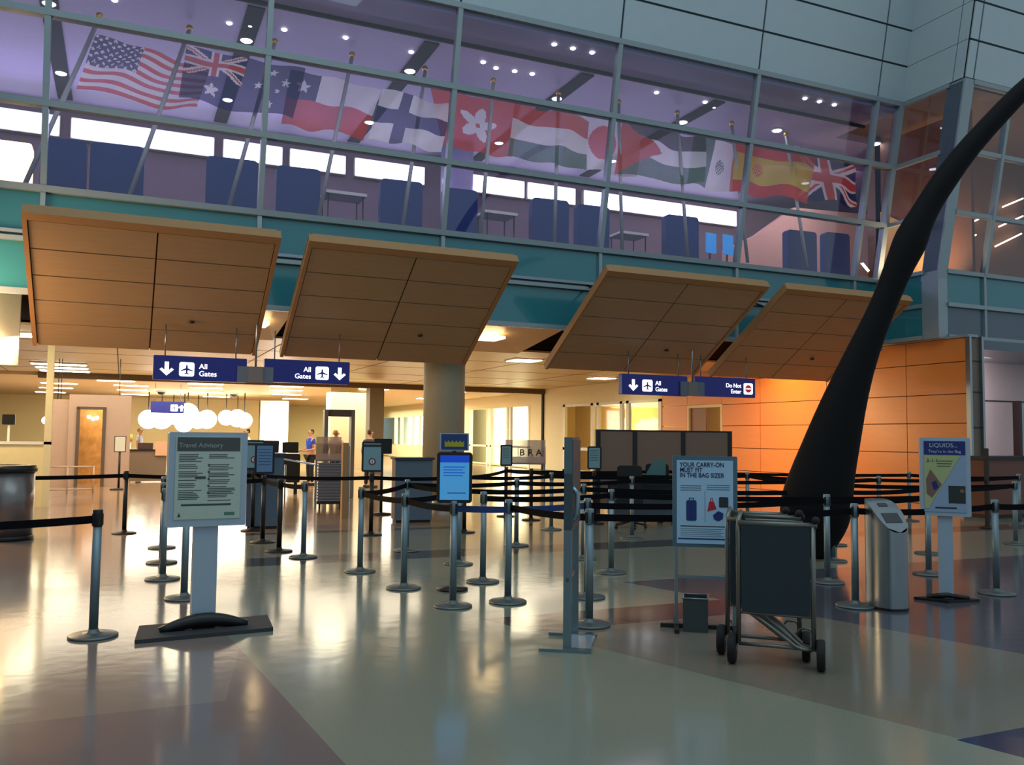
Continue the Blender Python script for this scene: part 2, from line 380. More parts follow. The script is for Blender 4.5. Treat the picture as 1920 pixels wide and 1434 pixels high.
small = [(430, 43), (469, 47), (533, 55), (215, 0), (906, 116), (930, 127), (965, 133), (998, 138), (1040, 82), (1077, 88), (1114, 95), (648, 70), (771, 97), (1231, 173), (1322, 191), (1339, 200), (1544, 167), (1572, 173), (1601, 179)]  # dots are reflections of hall lights, built as tiny glowing lenses
desc = ['left of the second slot above its nearer downlight', 'in the second slot above its nearer downlight', 'right of the second slot', 'near the top edge above the striped flag',
        'first of the four in the row above the flower flag', 'second of the four in the row above the flower flag', 'third of the four in the row above the flower flag', 'fourth of the four in the row above the flower flag',
        'left of the three under the metal cladding', 'middle of the three under the metal cladding', 'right of the three under the metal cladding', 'alone above the red and white flag', 'beside the third slot end', 'alone above the fifth slot',
        'upper of the close pair by the fifth slot', 'lower of the close pair by the fifth slot', 'left of the three at the top of the widest right pane', 'middle of the three at the top of the widest right pane', 'right of the three at the top of the widest right pane']
for (px, py), dsc in zip(small, desc):
    p = fl(px, py, 10.1); p.y = max(p.y, 16.55)
    MB().lathe([(.055, 0), (.055, -.02), (.04, -.03)], 12).build('glint', mDown, None, label='tiny reflected hall-lamp spotlight ' + dsc, category='light', group='small reflected glints').location = p

# lounge chairs and tables seen above the sill
def lounge_chair(px, py, wpx, label, Y=19.4):
    p = ony(px, py, Y); t = (p - EYE).dot(F); h = p.z - 5.76; wd = wpx * t / FPX / 2
    o = thing('lounge_chair', label, 'chair', (p.x, Y, 5.76), R(-4), 'navy lounge chairs')
    MB().rbox(-wd, wd, -.1, .14, .3, h, .10, n=4).build('backrest', mNavy, o)
    MB().rbox(-wd + .02, wd - .02, .14, .75, .28, .48, .05).build('seat', mNavy, o)
    for sx in (-1, 1):
        MB().rbox(sx * wd - .05, sx * wd + .05, .1, .72, .3, .68, .03).build('armrest', mNavy, o)
        for y in (.02, .66): MB().tube([(sx * (wd - .08), y, 0), (sx * (wd - .08), y, .3)], .018, 8).build('leg', mSteel, o)
chairs = [(122, 263, 76, 'navy high-back chair at the far left, beside the leftmost tall mullion'), (222, 273, 92, 'navy high-back chair under the striped flag'), (436, 299, 92, 'navy high-back chair left of the second tall mullion'),
          (560, 316, 80, 'navy high-back chair right of the second tall mullion'), (752, 340, 80, 'navy high-back chair left of the mezzanine column'), (862, 356, 66, 'navy high-back chair in front of the mezzanine column'),
          (1030, 375, 74, 'navy high-back chair under the red disc flag'), (1110, 387, 66, 'navy high-back chair left of the fourth tall mullion'), (1276, 406, 70, 'navy high-back chair beside the blue screens'), (1500, 434, 66, 'navy high-back chair under the yellow and red flag'), (1566, 438, 56, 'rightmost navy high-back chair, by the corner')]
for a in chairs: lounge_chair(*a)
def cafe_table(px, py, wpx, label, Y=20.0):
    p = ony(px, py, Y); t = (p - EYE).dot(F); h = p.z - 5.76; wd = wpx * t / FPX / 2
    o = thing('cafe_table', label, 'table', (p.x, Y, 5.76), 0, 'mezzanine tables')
    MB().rbox(-wd, wd, -.35, .35, h - .07, h, .02).build('tabletop', mWhite, o)
    for sx in (-1, 1):
        for sy in (-.3, .3): MB().tube([(sx * (wd - .08), sy, 0), (sx * (wd - .08), sy, h - .07)], .02, 8).build('leg', mBlack, o)
cafe_table(643, 366, 78, 'white-topped table on the mezzanine, left of the column')
cafe_table(930, 402, 66, 'white-topped table on the mezzanine, right of the column')
cafe_table(1178, 440, 60, 'white-topped table on the mezzanine, next to the blue screens')
mScr = mat('blue screen', (70, 160, 220), .3, em=.55, emcol=(50, 130, 200))
for i, (px, py, lb) in enumerate([(1334, 455, 'left bright blue screen on the mezzanine'), (1366, 458, 'right bright blue screen on the mezzanine')]):
    p = ony(px, py, 19.0); o = thing('monitor', lb, 'screen', (p.x, 19.0, 5.76), R(10), 'mezzanine screens')
    MB().rbox(-.19, .19, 0, .04, p.z - 5.76 - .28, p.z - 5.76 + .26, .02).build('screen', mScr, o)
    MB().tube([(0, .06, 0), (0, .06, p.z - 5.9)], .03).build('stand', mBlack, o)
    MB().lathe([(.16, 0), (.16, .02), (.03, .05)], 16, (0, .06, 0)).build('base', mBlack, o)
p = ony(22, 325, 19.6)
o = thing('lantern', 'warm white glowing box lantern at the left edge of the mezzanine', 'lamp', (p.x, 19.6, 5.76))
MB().rbox(-.35, .35, -.2, .2, .75, 1.5, .05).build('lamp_shade', mat('lantern glow', (255, 220, 160), .6, em=5, emcol=(255, 205, 130)), o)
MB().tube([(0, 0, 0), (0, 0, .75)], .03).build('pole', mBlack, o); MB().lathe([(.2, 0), (.2, .03), (.03, .05)], 20).build('base', mBlack, o)

# forward bay interior: timber wall, golden panel, lamp, added fill, reflected streaks
struct('wall_bay_inner', MB().box(19.6, 27.4, 18.2, 18.4, 5.5, 10.3).box(19.6, 19.7, 15.3, 18.7, 5.5, 10.1), mat('brown bay wall', (120, 78, 52), .6))  # partition box stands in for timber reflected in the return glass
struct('ceiling_bay', MB().box(XC + .1, 27.4, 14.7, 18.4, 10.3, 10.4), mat('bay ceiling', (110, 84, 74), .6))
b = MB(); b.box(19.75, 22.6, 18.05, 18.15, 5.76, 8.7); b.prism([(-18.2, 5.8), (-16.6, 5.8), (-16.6, 7.1), (-18.2, 8.1)], 0, .04, 0, Matrix.Translation((19.56, 0, 0)) @ Matrix.Rotation(-math.pi / 2, 4, 'Z'))
struct('trim_golden_wall', b, mat('golden wall', (226, 176, 104), .55))
area('bay_lamp', (20.2, 16.2, 6.2), (20.0, 18.2, 7.6), 1.6, .4, 130, (1.0, .72, .36))
area('return_fill', (18.6, 16.0, 6.0), (19.6, 17.2, 8.0), .6, .3, 45, (1.0, .70, .38))  # added warm fill to brighten the partition behind the return glass
mStreak = mat('warm light streak', (255, 240, 210), .4, em=5, emcol=(255, 235, 200))  # reflected streaks of light, built as glowing tubes
for i, (a, b_, lb) in enumerate([((1795, 462), (1830, 440), 'lowest'), ((1800, 428), (1848, 404), 'middle left'), ((1873, 425), (1918, 405), 'upper right'), ((1880, 388), (1918, 372), 'highest'), ((1866, 462), (1915, 438), 'lower right')]):
    pa, pb = ony(*a, 18.02), ony(*b_, 18.02)
    o = MB().tube([pa, pb], .022, 8).build('light_streak', mStreak, None, label='%s thin reflected warm light streak inside the right hand bay' % lb, category='light', group='bay reflected streaks')

# ---------------------------------------------------------------- flags: reflections in the glass, built as cloth behind it
CW, CR, CB, CG, CY, CK = [cloth('flag ' + n, c) for n, c in (('white', (232, 226, 222)), ('red', (206, 62, 52)), ('navy', (36, 36, 92)), ('green', (72, 110, 88)), ('yellow', (214, 186, 52)), ('black', (52, 44, 50)))]
FM = [CW, CR, CB, CG, CY, CK]; W_, R_, B_, G_, Y_, K_ = range(6)
def star(u, v, cu, cv, r, asp):
    x, y = (u - cu) * asp, v - cv; d = math.hypot(x, y)
    if d > r: return False
    a = (math.atan2(x, -y) % (2 * math.pi / 5)); a = min(a, 2 * math.pi / 5 - a)
    rr = r * .38 / (.38 + .62 * 1) if False else r * (1 - .62 * min(1, a / (math.pi / 5)))
    return d < rr
def jack(u, v):      # union flag, u,v in 0..1
    x, y = u * 2 - 1, v * 2 - 1
    if abs(x) < .10 or abs(y) < .18: return R_
    if abs(x) < .17 or abs(y) < .30: return W_
    d = abs(abs(x) - abs(y)) * .7
    s = (abs(x) - abs(y)) * (1 if x * y > 0 else -1)
    if d < .07 and s > -.02: return R_
    if d < .15: return W_
    return B_
def f_us(u, v):
    if u < .42 and v < .54:
        i = int(u / .42 * 11); j = int(v / .54 * 9)
        if (i + j) % 2 == 0 and star(u, v, (i + .5) * .42 / 11, (j + .5) * .54 / 9, .032, 1.7): return W_
        return B_
    return R_ if int(v * 13) % 2 == 0 else W_
def f_au(u, v):
    if u < .5 and v < .5: return jack(u * 2, v * 2)
    for cu, cv, r in ((.25, .76, .13), (.75, .18, .08), (.64, .44, .08), (.87, .38, .08), (.76, .82, .08), (.81, .56, .045)):
        if star(u, v, cu, cv, r, 2): return W_
    return B_
def f_cl(u, v):
    if v > .5: return R_
    if u < .33: return W_ if star(u, v, .165, .25, .12, 1.5) else B_
    return W_
def f_fi(u, v): return B_ if .28 < u < .45 or .36 < v < .64 else W_
def f_hk(u, v):
    x, y = (u - .5) * 1.5, v - .5; d = math.hypot(x, y)
    if d < .33 and d > .04:
        a = (math.atan2(x, -y) + .3) % (2 * math.pi / 5) - math.pi / 5
        if abs(a) * d < .085 * math.sin(min(1, d / .33) * math.pi) ** .6: return W_
    return R_
def f_hu(u, v): return R_ if v < .33 else (W_ if v < .67 else G_)
def f_jp(u, v): return R_ if math.hypot((u - .5) * 1.5, v - .5) < .3 else W_
def f_jo(u, v):
    if u * 1.0 < .5 * (1 - abs(v - .5) * 2): return R_
    return K_ if v < .33 else (W_ if v < .67 else G_)
def f_mx(u, v):
    if u < .3: return G_
    if u > .68: return R_
    x, y = (u - .49) * 1.7, v - .5
    return G_ if math.hypot(x, y) < .14 and math.sin(u * 160) * math.sin(v * 90) > -.1 else W_
def f_es(u, v):
    if v < .25 or v > .75: return R_
    return R_ if math.hypot((u - .3) * 1.6, v - .5) < .13 and math.sin(u * 120) * math.sin(v * 90) > 0 else Y_
FL = [
    ('reflected flag with stars and red and white stripes, leftmost of the row', f_us, (180, 64), (395, 128), (368, 210), (143, 166), (186, 34), 1.9),
    ('reflected dark blue flag with a small crossed corner and white stars, second of the row', f_au, (350, 86), (572, 132), (548, 226), (335, 182), (355, 57), 2),
    ('reflected red, white and blue flag with a lone star canton, third of the row', f_cl, (545, 130), (712, 168), (682, 260), (527, 232), (515, 82), 1.5),
    ('reflected white flag with a blue cross', f_fi, (718, 166), (848, 198), (830, 284), (690, 260), (660, 107), 1.5),
    ('reflected red flag with a white five-petal flower', f_hk, (806, 160), (978, 196), (962, 298), (830, 272), (797, 133), 1.5),
    ('reflected red, white and green horizontally striped flag', f_hu, (966, 188), (1108, 226), (1098, 320), (952, 292), (925, 155), 1.5),
    ('reflected white flag with a red disc', f_jp, (1062, 205), (1205, 242), (1190, 332), (1056, 312), (1047, 178), 1.5),
    ('reflected black, white and green flag with a red triangle at the pole', f_jo, (1168, 222), (1322, 258), (1318, 346), (1152, 326), (1160, 195), 1.6),
    ('reflected green, white and red upright banded flag with an emblem', f_mx, (1302, 252), (1420, 276), (1400, 366), (1288, 344), (1270, 215), 1.4),
    ('reflected yellow flag with red bands and a crest', f_es, (1380, 262), (1526, 294), (1518, 380), (1372, 358), (1372, 235), 1.5),
    ('reflected blue flag with red and white crosses, rightmost of the row', lambda u, v: jack(u, v), (1484, 272), (1606, 312), (1611, 386), (1498, 372), (1474, 255), 1.8)]
for i, (lb, fn, a, b_, c_, d_, fin, asp) in enumerate(FL):
    kp = .207; off = .10 + .26 * (i % 2)                  # cloth hangs just in front of the plane of the leaning poles
    def onp(q):
        d = ray(*q); y0 = 18.1 - off - kp * (5.8 - EYE.z); return EYE + d * (y0 / (d.y - kp * d.z))
    A, B, Cc, D = (onp(q) for q in (a, b_, c_, d_))
    top = ony(*fin, 18.95)
    if top.z > 9.93: top = EYE + (top - EYE) * ((9.93 - EYE.z) / (top.z - EYE.z))
    k = (fin[0] - 1108) / (fin[1] + 2028); yb = 362 + (fin[0] - 75) * .1
    bot = ony(fin[0] + k * (yb - fin[1]), yb, 18.1); bot.z = max(bot.z, 5.8)
    o = thing('flag', lb + '', 'flag', bot, 0, 'row of reflected flags')
    mb = MB(); nu, nv = 96, 54; vs = []
    for j in range(nv + 1):
        for q in range(nu + 1):
            u, v = q / nu, j / nv
            P = A.lerp(B, u).lerp(D.lerp(Cc, u), v) - bot
            P.y += .10 * math.sin(u * 9 + v * 2.2 + i) * min(1, u * 3); P.z += .05 * math.sin(u * 7.5 + i * 1.7) * min(1, u * 2) + .02 * math.sin(u * 15 + v * 6)
            vs.append(P)
    o_ = 0; mb.v = [tuple(p) for p in vs]
    for j in range(nv):
        for q in range(nu):
            s = j * (nu + 1) + q; mb.f.append([s, s + nu + 1, s + nu + 2, s + 1]); mb.mi.append(fn((q + .5) / nu, (j + .5) / nv)); mb.sm.append(True)
    mb.build('cloth', FM, o)
    MB().tube([(0, 0, 0), top - bot], .045, 10).build('pole', mat('white flagpole', (156, 156, 160), .6), o)
    MB().ball(top - bot + Vector((0, 0, .05)), .07).build('finial', mat('brass finial', (200, 160, 80), .3, .8), o)

# ---------------------------------------------------------------- tilted timber canopies
CY0, CZ0, CY1, CZ1 = 14.75, 4.86, 17.5, 3.1           # top (near) and bottom (far) edges
sl = Vector((0, CY1 - CY0, CZ1 - CZ0)); L = sl.length; sl.normalize()
for i, (x0, x1, gap, lb) in enumerate([(-1.5, 2.32, None, 'leftmost tilted timber canopy panel, warm lit at its lower left'), (2.78, 6.68, None, 'second tilted timber canopy panel, above the round column'),
                                  (8.6, 12.62, None, 'third tilted timber canopy panel, above the do not enter sign'), (13.08, 16.85, None, 'rightmost tilted timber canopy panel, partly behind the dark sculpture')]):
    o = thing('canopy_panel', lb, 'canopy', ((x0 + x1) / 2, CY0, CZ0), 0, 'tilted timber canopies')
    ang = math.atan2(CZ1 - CZ0, CY1 - CY0); M = Matrix.Rotation(ang, 4, 'X'); h = (x1 - x0) / 2
    bk = MB(); bk.box(-h + .02, h - .02, .02, L - .02, .03, .14, 0, M); bk.build('backing', mGroove, o)
    bd = MB(); off = -.25
    e = MB(); e.box(-h, -h + .07, 0, L, -.02, .14, 0, M); e.box(h - .07, h, 0, L, -.02, .14, 0, M); e.box(-h + .07, h - .07, 0, .16, -.02, .16, 0, M)
    e.build('edge_frame', mWoodE, o)
    ys = [.175 + (L - .175) * q / 5 for q in range(6)]
    for q in range(5):
        for xa, xb in ((-h + .085, -.012), (.012, h - .085)): bd.box(xa, xb, ys[q] + .012, ys[q + 1] - .012, 0, .05, 0, M)
    bd.build('boards', mWood, o)
    for sx in (-.6, .6):
        MB().tube([M @ Vector((sx * h, L * .3, .1)), (sx * h, 2.25, -.5 + .6)], .025, 8).build('bracket', mBlack, o)
    kx = MB(); kx.lathe([(.05, 0), (.05, -.03), (.02, -.04)], 12, M @ Vector((h * .35, L * .72, -.0))); kx.build('sprinkler', mBlack, o)

# soffit behind the canopies, dark void above it
c = MB(); c.box(-10, 18.45, 21.2, 37.7, 3.85, 3.95, 0)
for x in (-4, -.2, 3.6, 7.4, 11.2, 15): c.box(x - .015, x + .015, 21.2, 37.7, 3.845, 3.86, 1)
for y in (24.5, 28, 31.5, 35): c.box(-10, 18.45, y - .015, y + .015, 3.845, 3.86, 1)
struct('ceiling_soffit', c, [mat('pale timber soffit', (192, 172, 134), .4, 0, .08, 1.5), mGroove])
c = MB(); c.box(-10, 18.45, 17.1, 21.2, 5.1, 5.3); c.box(-10, 18.45, 21.2, 21.35, 3.9, 5.2); struct('ceiling_void', c, mDark)
struct('trim_1', MB().box(-3.0, 18.45, 37.5, 37.9, 3.62, 3.85), mat('dark header', (96, 78, 52), .6))
struct('ceiling_hall', MB().box(-16, 18.45, 37.7, 70, 3.72, 3.85), mat('hall ceiling', (196, 172, 128), .6))
# sloped timber cheeks seen between the canopies, each with a lit trough
for i, (xa, xb, lb) in enumerate([(2.5, 3.2, 'narrow timber light cove between the two left canopies'), (7.3, 9.6, 'timber light cove right of the round column'), (12.7, 14.3, 'timber light cove between the two right canopies')]):
    o = thing('light_cove', lb, 'light', (xa, 18.2, 3.85), 0)
    MB().slab((0, 0, .55), (0, 3.0, 0), (xb - xa, 3.0, 0), (xb - xa, .4, .35), .06).build('soffit_board', mWood, o)
    MB().box((xb - xa) * .25, (xb - xa) * .5, 1.2, 1.9, .1, .16).build('lamp', mat('cove lamp', (255, 240, 205), .5, em=7, emcol=(255, 225, 170)), o)

# ---------------------------------------------------------------- side wall with timber cladding, door, glazing
XS = 18.45
wd = MB(); jy = [14.62, 16.4, 19.2, 22.07, 24.0]; jz = [0, .55, 1.28, 2.01, 2.72, 3.5, 4.08]
wd.box(XS + .03, XS + .3, 14.62, 24.0, 0, 4.1, 1)
for a in range(4):
    for b_ in range(6):
        if a == 0 or True: wd.box(XS, XS + .04, jy[a] + .01, jy[a + 1] - .01, jz[b_] + .01, jz[b_ + 1] - .01, 0)
for (ya, yb, za, zb) in ((24, 26, 2.75, 3.5), (24, 26, 3.5, 4.08), (26, 27.6, 0, 1.28), (26, 27.6, 1.28, 2.01), (26, 27.6, 2.01, 2.75), (26, 27.6, 2.75, 3.5), (26, 27.6, 3.5, 4.08)):
    wd.box(XS, XS + .2, ya + .01, yb - .01, za + .01, zb - .01, 0)
struct('wall_right', wd, [mOrange, mGroove])
struct('trim_2', MB().box(XS - .05, XS + .3, 14.54, 17.2, 4.08, 4.14), mFrame)
o = MB(); o.box(XS, XS + .1, 24.0, 24.1, 0, 2.75); o.box(XS, XS + .1, 25.9, 26.0, 0, 2.75); o.box(XS, XS + .1, 24.1, 25.9, 2.65, 2.75)
d1 = struct('door_1', o, mCream)
MB().box(XS + .08, XS + .13, 25.0, 25.9, 0, 2.65).build('door_leaf', mat('brown door', (120, 76, 44), .4), d1)
MB().tube([(XS + .04, 25.1, 1.05), (XS + .04, 25.25, 1.05)], .02).build('door_handle', mSteel, d1)
struct('wall_door_recess', MB().box(XS + 1.2, XS + 1.3, 23.5, 27, 0, 3.2), mat('recess wall', (190, 160, 96), .6))
area('recess_lamp', (XS + .7, 24.6, 3.0), (XS + .8, 24.6, 0), .5, 1, 18, (1, .85, .5))
# wall glazing
wl = MB(); wl.box(XS, XS + .2, 27.6, 37.7, 3.05, 4.0); wl.box(XS, XS + .2, 35.6, 37.7, 0, 3.05); wl.box(XS - .1, XS + .2, 37.6, 37.72, 0, 3.9, 1)
wl.box(XS, XS + .2, 37.72, 39.2, 0, 3.8); wl.box(XS, XS + .2, 39.2, 47.4, 3.1, 3.8); wl.box(XS, XS + .2, 39.2, 47.4, 0, .1); wl.box(XS, XS + .2, 47.4, 54.5, 0, 3.8)
wl.box(XS, XS + .2, 54.5, 66.5, 2.9, 3.8); wl.box(XS, XS + .2, 54.5, 66.5, 0, .9); wl.box(XS, XS + .2, 66.5, 70, 0, 3.8)
struct('wall_right_cream', wl, [mCream, mJoint])
wf = MB()
for y in (27.7, 30.0, 30.5, 32.4, 32.9, 35.5): wf.box(XS - .03, XS + .1, y - .1, y + .1, 0, 3.05)
wf.box(XS - .03, XS + .1, 27.6, 35.6, 1.0, 1.12); wf.box(XS - .03, XS + .1, 27.6, 35.6, 2.95, 3.05); wf.box(XS - .03, XS + .1, 27.6, 35.6, 0, .12)
w3 = struct('window_3', wf, mWhite)
MB().quad((XS + .02, 27.6, 0), (XS + .02, 35.6, 0), (XS + .02, 35.6, 3), (XS + .02, 27.6, 3)).build('pane', glass('hall glass', (.93, .93, .88), 1.45, .03), w3)
wf = MB()
for y in (39.3, 41.6, 42.0, 44.2, 44.7, 47.3): wf.box(XS - .03, XS + .1, y - .1, y + .1, 0, 3.1)
wf.box(XS - .03, XS + .1, 39.2, 47.4, 1.0, 1.1)
w4 = struct('window_4', wf, mWhite)
mBright = mat('bright lit room wall', (255, 246, 214), .8)
mGold = mat('golden lit room wall', (238, 200, 118), .8)
struct('wall_room_far', MB().box(XS + 1.6, XS + 1.7, 38, 53.0, 0, 4).box(XS + .2, XS + 1.6, 52.9, 53.0, 0, 4), mBright)
struct('wall_room_golden', MB().box(XS + 1.8, XS + 1.9, 27, 37.9, 0, 4).box(XS + .2, XS + 1.8, 37.8, 37.9, 0, 4), mGold)
struct('ceiling_rooms', MB().box(XS + .2, XS + 2, 27, 73, 3.8, 3.9), mWhite)
struct('floor_rooms', MB().box(XS, XS + 2, 27, 68, .0, .02), mat('pale room floor', (235, 220, 180), .5))
area('room_fill', (XS + .3, 32, 1.9), (XS + 1.8, 32, 1.9), 2.6, 9.5, 260, (1, .86, .5))  # added unseen sheets of fill, lighting the room walls evenly
area('room_fill_far', (XS + .3, 45, 1.9), (XS + 1.6, 45, 1.9), 2.6, 13, 900, (1, .97, .82))
area('room_fill_end', (XS + .3, 62, 1.9), (XS + 1.6, 62, 1.9), 2.6, 14, 700, (.95, 1, .95))
wf = MB()
for y in (54.6, 57, 58.5, 61, 62.5, 66.4): wf.box(XS - .03, XS + .1, y - .25, y + .25, .9, 2.9)
w5 = struct('window_5', wf, mWhite)
struct('wall_room_end', MB().box(XS + 1.6, XS + 1.7, 54, 73, 0, 4), mat('pale green lit wall', (225, 240, 225), .8))
# back walls
bw = MB(); bw.box(6, XS, 68, 68.2, 0, 3.8); bw.box(-16, -7, 36, 36.2, 0, 3.8); bw.box(-16, 8, 58, 58.2, 0, 3.8)
struct('wall_far', bw, mat('cream far wall', (214, 196, 146), .7))
struct('wall_left', MB().box(-16, -15.8, -20, 70, 0, 14), mClad)
# pilaster and niche at right
pl_ = MB(); pl_.box(XS + .04, XS + .42, 14.6, 15.1, 0, 4.1, 0); pl_.box(XS - .02, XS + .05, 14.52, 14.64, 0, 4.1, 1); pl_.box(XS + .40, XS + .47, 14.52, 14.64, 0, 4.1, 1)
for z in (1.9, 2.75, 3.5): pl_.box(XS + .06, XS + .40, 14.58, 14.6, z, z + .02, 2)
struct('trim_3', pl_, [mat('taupe pilaster', (120, 108, 96), .45), mSteel, mJoint])
nw = MB(); nw.box(XS + .47, 26, 17.4, 17.6, 0, 3.9, 0); nw.box(XS + .47, 26, 17.37, 17.4, 2.74, 2.77, 1)
struct('wall_niche', nw, [mat('pinkish white panel', (214, 196, 200), .5), mJoint])
struct('ceiling_niche', MB().box(XS + .47, 26, 14.9, 17.5, 3.85, 4.08), mTealDk)

# ---------------------------------------------------------------- round column, square columns
p = ony(832, 800, 18.7)
t = thing('round_column', 'stout round cream column under the second canopy', 'column', (p.x, 18.7, 0))
MB().lathe([(.47, 0), (.47, 5.1)], 40).build('shaft', mat('column plaster', (168, 164, 140), .55), t)
MB().lathe([(.50, 0), (.50, .15), (.47, .17)], 40).build('base_ring', mSteel, t)
p = ont(651, 820, 40)
t = thing('square_column', 'broad square cream column behind the walk-through detector', 'column', (p.x, p.y, 0), 0)
MB().box(-.9, .9, -.5, .5, 0, 3.72).build('shaft', mCream, t)
p = ont(702, 820, 36)
t = thing('square_column', 'narrow dark taupe column right of the broad cream column', 'column', (p.x, p.y, 0), 0)
MB().box(-.3, .3, -.3, .3, 0, 3.5).build('shaft', mat('taupe column', (120, 108, 84), .6), t)

# ---------------------------------------------------------------- ceiling lights of the security hall
mTube = mat('warm white diffuser', (255, 250, 225), .5, em=15, emcol=(255, 244, 205))
rows = [(39.5, [-.3, 3.2, 6.6, 10.5, 14.3]), (43.0, [-2.6, .3, 3.5, 7.2, 11.2, 15]), (47.5, [-3, .4, 4.0, 8, 12.4, 16]), (53, [-3.6, .6, 4.9, 9.4, 14])]
for i, (y, xs) in enumerate(rows):
    for j, x in enumerate(xs):
        t = thing('ceiling_light', 'recessed white ceiling light, %s from the left in the %s row back' % (ORD[j], ORD[i]), 'light', (x, y, 3.72), 0, 'hall ceiling lights')
        MB().box(-.75, .75, -.4, .4, -.03, 0).build('frame', mWhite, t); MB().box(-.7, .7, -.35, .35, -.045, -.03).build('diffuser', mTube, t)
for i, y in enumerate((24.5, 26.2, 27.9)):
    t = thing('ceiling_light', 'slim ceiling light near the left edge, %s of three' % ('nearest', 'middle', 'farthest')[i], 'light', (-2.0, y + 8, 3.84), 0, 'left ceiling lights')
    MB().box(-.85, .85, -.3, .3, -.04, 0).build('frame', mWhite, t); MB().box(-.8, .8, -.25, .25, -.06, -.04).build('diffuser', mTube, t)
for x, y, lb in ((-1.9, 23.2, 'soffit light behind the leftmost canopy'), (1.4, 23.0, 'soffit light behind the right half of the leftmost canopy'), (5.2, 23.4, 'soffit light behind the second canopy'), (10.8, 23.4, 'soffit light behind the third canopy'), (16.6, 28.9, 'soffit light over the golden windows')):
    t = thing('ceiling_light', 'square white ' + lb, 'light', (x, y, 3.85), 0, 'soffit lights')
    MB().box(-.45, .45, -.45, .45, -.03, 0).build('frame', mWhite, t); MB().box(-.4, .4, -.4, .4, -.045, -.03).build('diffuser', mTube, t)
for i, (px, py, lb) in enumerate([(303, 733, 'left'), (438, 737, 'middle'), (692, 742, 'right')]):
    p = fl(px, py, 3.72)
    t = thing('security_camera', 'black dome camera under the hall ceiling, %s one' % lb, 'camera', p, 0, 'dome cameras')
    MB().lathe([(.28, 0), (.28, -.05), (.2, -.06)], 20).build('mount', mWhite, t); MB().ball((0, 0, -.06), .2, 0, .8).build('dome', mBlack, t)
# pendant globes in the shop behind
mGlobe = mat('globe lamp', (255, 252, 244), .4, em=6, emcol=(255, 246, 235))
for i, (px, py, r) in enumerate([(278, 786, .5), (303, 783, .62), (325, 779, .5), (352, 775, .55), (345, 793, .5), (371, 788, .48), (388, 786, .5), (424, 783, .42), (445, 784, .5), (458, 788, .42)]):
    p = ont(px, py, 46 + (i % 3) * 1.5)
    t = thing('pendant_lamp', 'glowing white globe pendant, %s from the left above the advisory sign' % ORD[i], 'lamp', (p.x, p.y, 3.72), 0, 'white globe pendants')
    MB().ball((0, 0, p.z - 3.72), r).build('globe', mGlobe, t); MB().tube([(0, 0, 0), (0, 0, p.z - 3.72 + r * .9)], .03, 6).build('cord', mBlack, t)
t_ = ont(523, 790, 48)
t = thing('light_box', 'tall glaring white light box behind the black monitors', 'light', (t_.x, t_.y, 0), bearing(t_))
MB().prism([(-.9, .2), (.35, .2), (.45, 3.3), (-.35, 3.3)], -.1, .1).build('diffuser', mGlobe, t); MB().box(-1, .5, .1, .2, 0, 3.4).build('housing', mWhite, t)

# ---------------------------------------------------------------- overhead signs
def arrow(cx, cz, s, up=False):
    k = 1 if up else -1
    return [(cx - s * .14, cz - k * s * .5), (cx + s * .14, cz - k * s * .5), (cx + s * .14, cz + k * s * .12), (cx + s * .33, cz - k * s * .06), (cx + s * .48, cz + k * s * .06), (cx, cz + k * s * .5), (cx - s * .48, cz + k * s * .06), (cx - s * .33, cz - k * s * .06), (cx - s * .14, cz + k * s * .12)]
PLANE = [(0, .5), (.07, .38), (.08, .14), (.5, -.08), (.5, -.18), (.08, -.06), (.06, -.3), (.2, -.42), (.2, -.48), (0, -.42), (-.2, -.48), (-.2, -.42), (-.06, -.3), (-.08, -.06), (-.5, -.18), (-.5, -.08), (-.08, .14), (-.07, .38)]
YS = 16.75
def overhead(tl, br, label, items, Y=YS, rod=True, cat='sign'):
    a, b_ = ony(*tl, Y), ony(*br, Y); b2 = ony(tl[0], tl[1] + 50, Y)
    cx = (a.x + b_.x) / 2; wdt = (b_.x - a.x); z1 = a.z; z0 = b_.z; h = z1 - z0
    o = thing('overhead_sign', label, cat, (cx, Y, z0), 0, 'hanging navy signs')
    f = MB().rbox(-wdt / 2, wdt / 2, 0, .14, 0, h, .02); f.build('sign_face', mSign, o)
    if rod:
        for sx in (-.38, .38): MB().tube([(sx * wdt, .07, h), (sx * wdt, .07, 3.52 - z0 if Y < 20 else 3.72 - z0)], .012, 8).build('hanger_rod', mSteel, o)
    for it in items:
        k, x = it[0], it[1] * wdt - wdt / 2
        if k == 'arrow': MB().prism(arrow(x, h * .46, h * .56, it[2]), -.006, 0).build('arrow', mLit, o)
        if k == 'plane':
            s = h * .58; MB().rbox(x - s / 2, x + s / 2, -.006, 0, h * .46 - s / 2, h * .46 + s / 2, s * .14).build('pictogram_tile', mLit, o)
            MB().prism([(x + q[0] * s * .8, h * .45 + q[1] * s * .72) for q in PLANE], -.010, -.006).build('plane_icon', mSign, o)
        if k == 'noentry':
            s = h * .58; MB().rbox(x - s / 2, x + s / 2, -.006, 0, h * .46 - s / 2, h * .46 + s / 2, s * .14).build('pictogram_tile', mLit, o)
            d = MB(); d.prism([(x + s * .34 * math.cos(R(g)), h * .46 + s * .34 * math.sin(R(g))) for g in range(0, 360, 15)], -.009, -.006); d.box(x - s * .26, x + s * .26, -.012, -.009, h * .46 - s * .05, h * .46 + s * .05, 1)
            d.build('no_entry_icon', [mat('sign red', (190, 40, 50), .5, em=.4, emcol=(190, 40, 50)), mLit], o)
        if k == 'text':
            text('lettering', it[2][0], h * .30, (x, -.006, h * .50), o, mLit, align=it[3], bold=.001); text('lettering', it[2][1], h * .30, (x, -.006, h * .20), o, mLit, align=it[3], bold=.001)
    return o
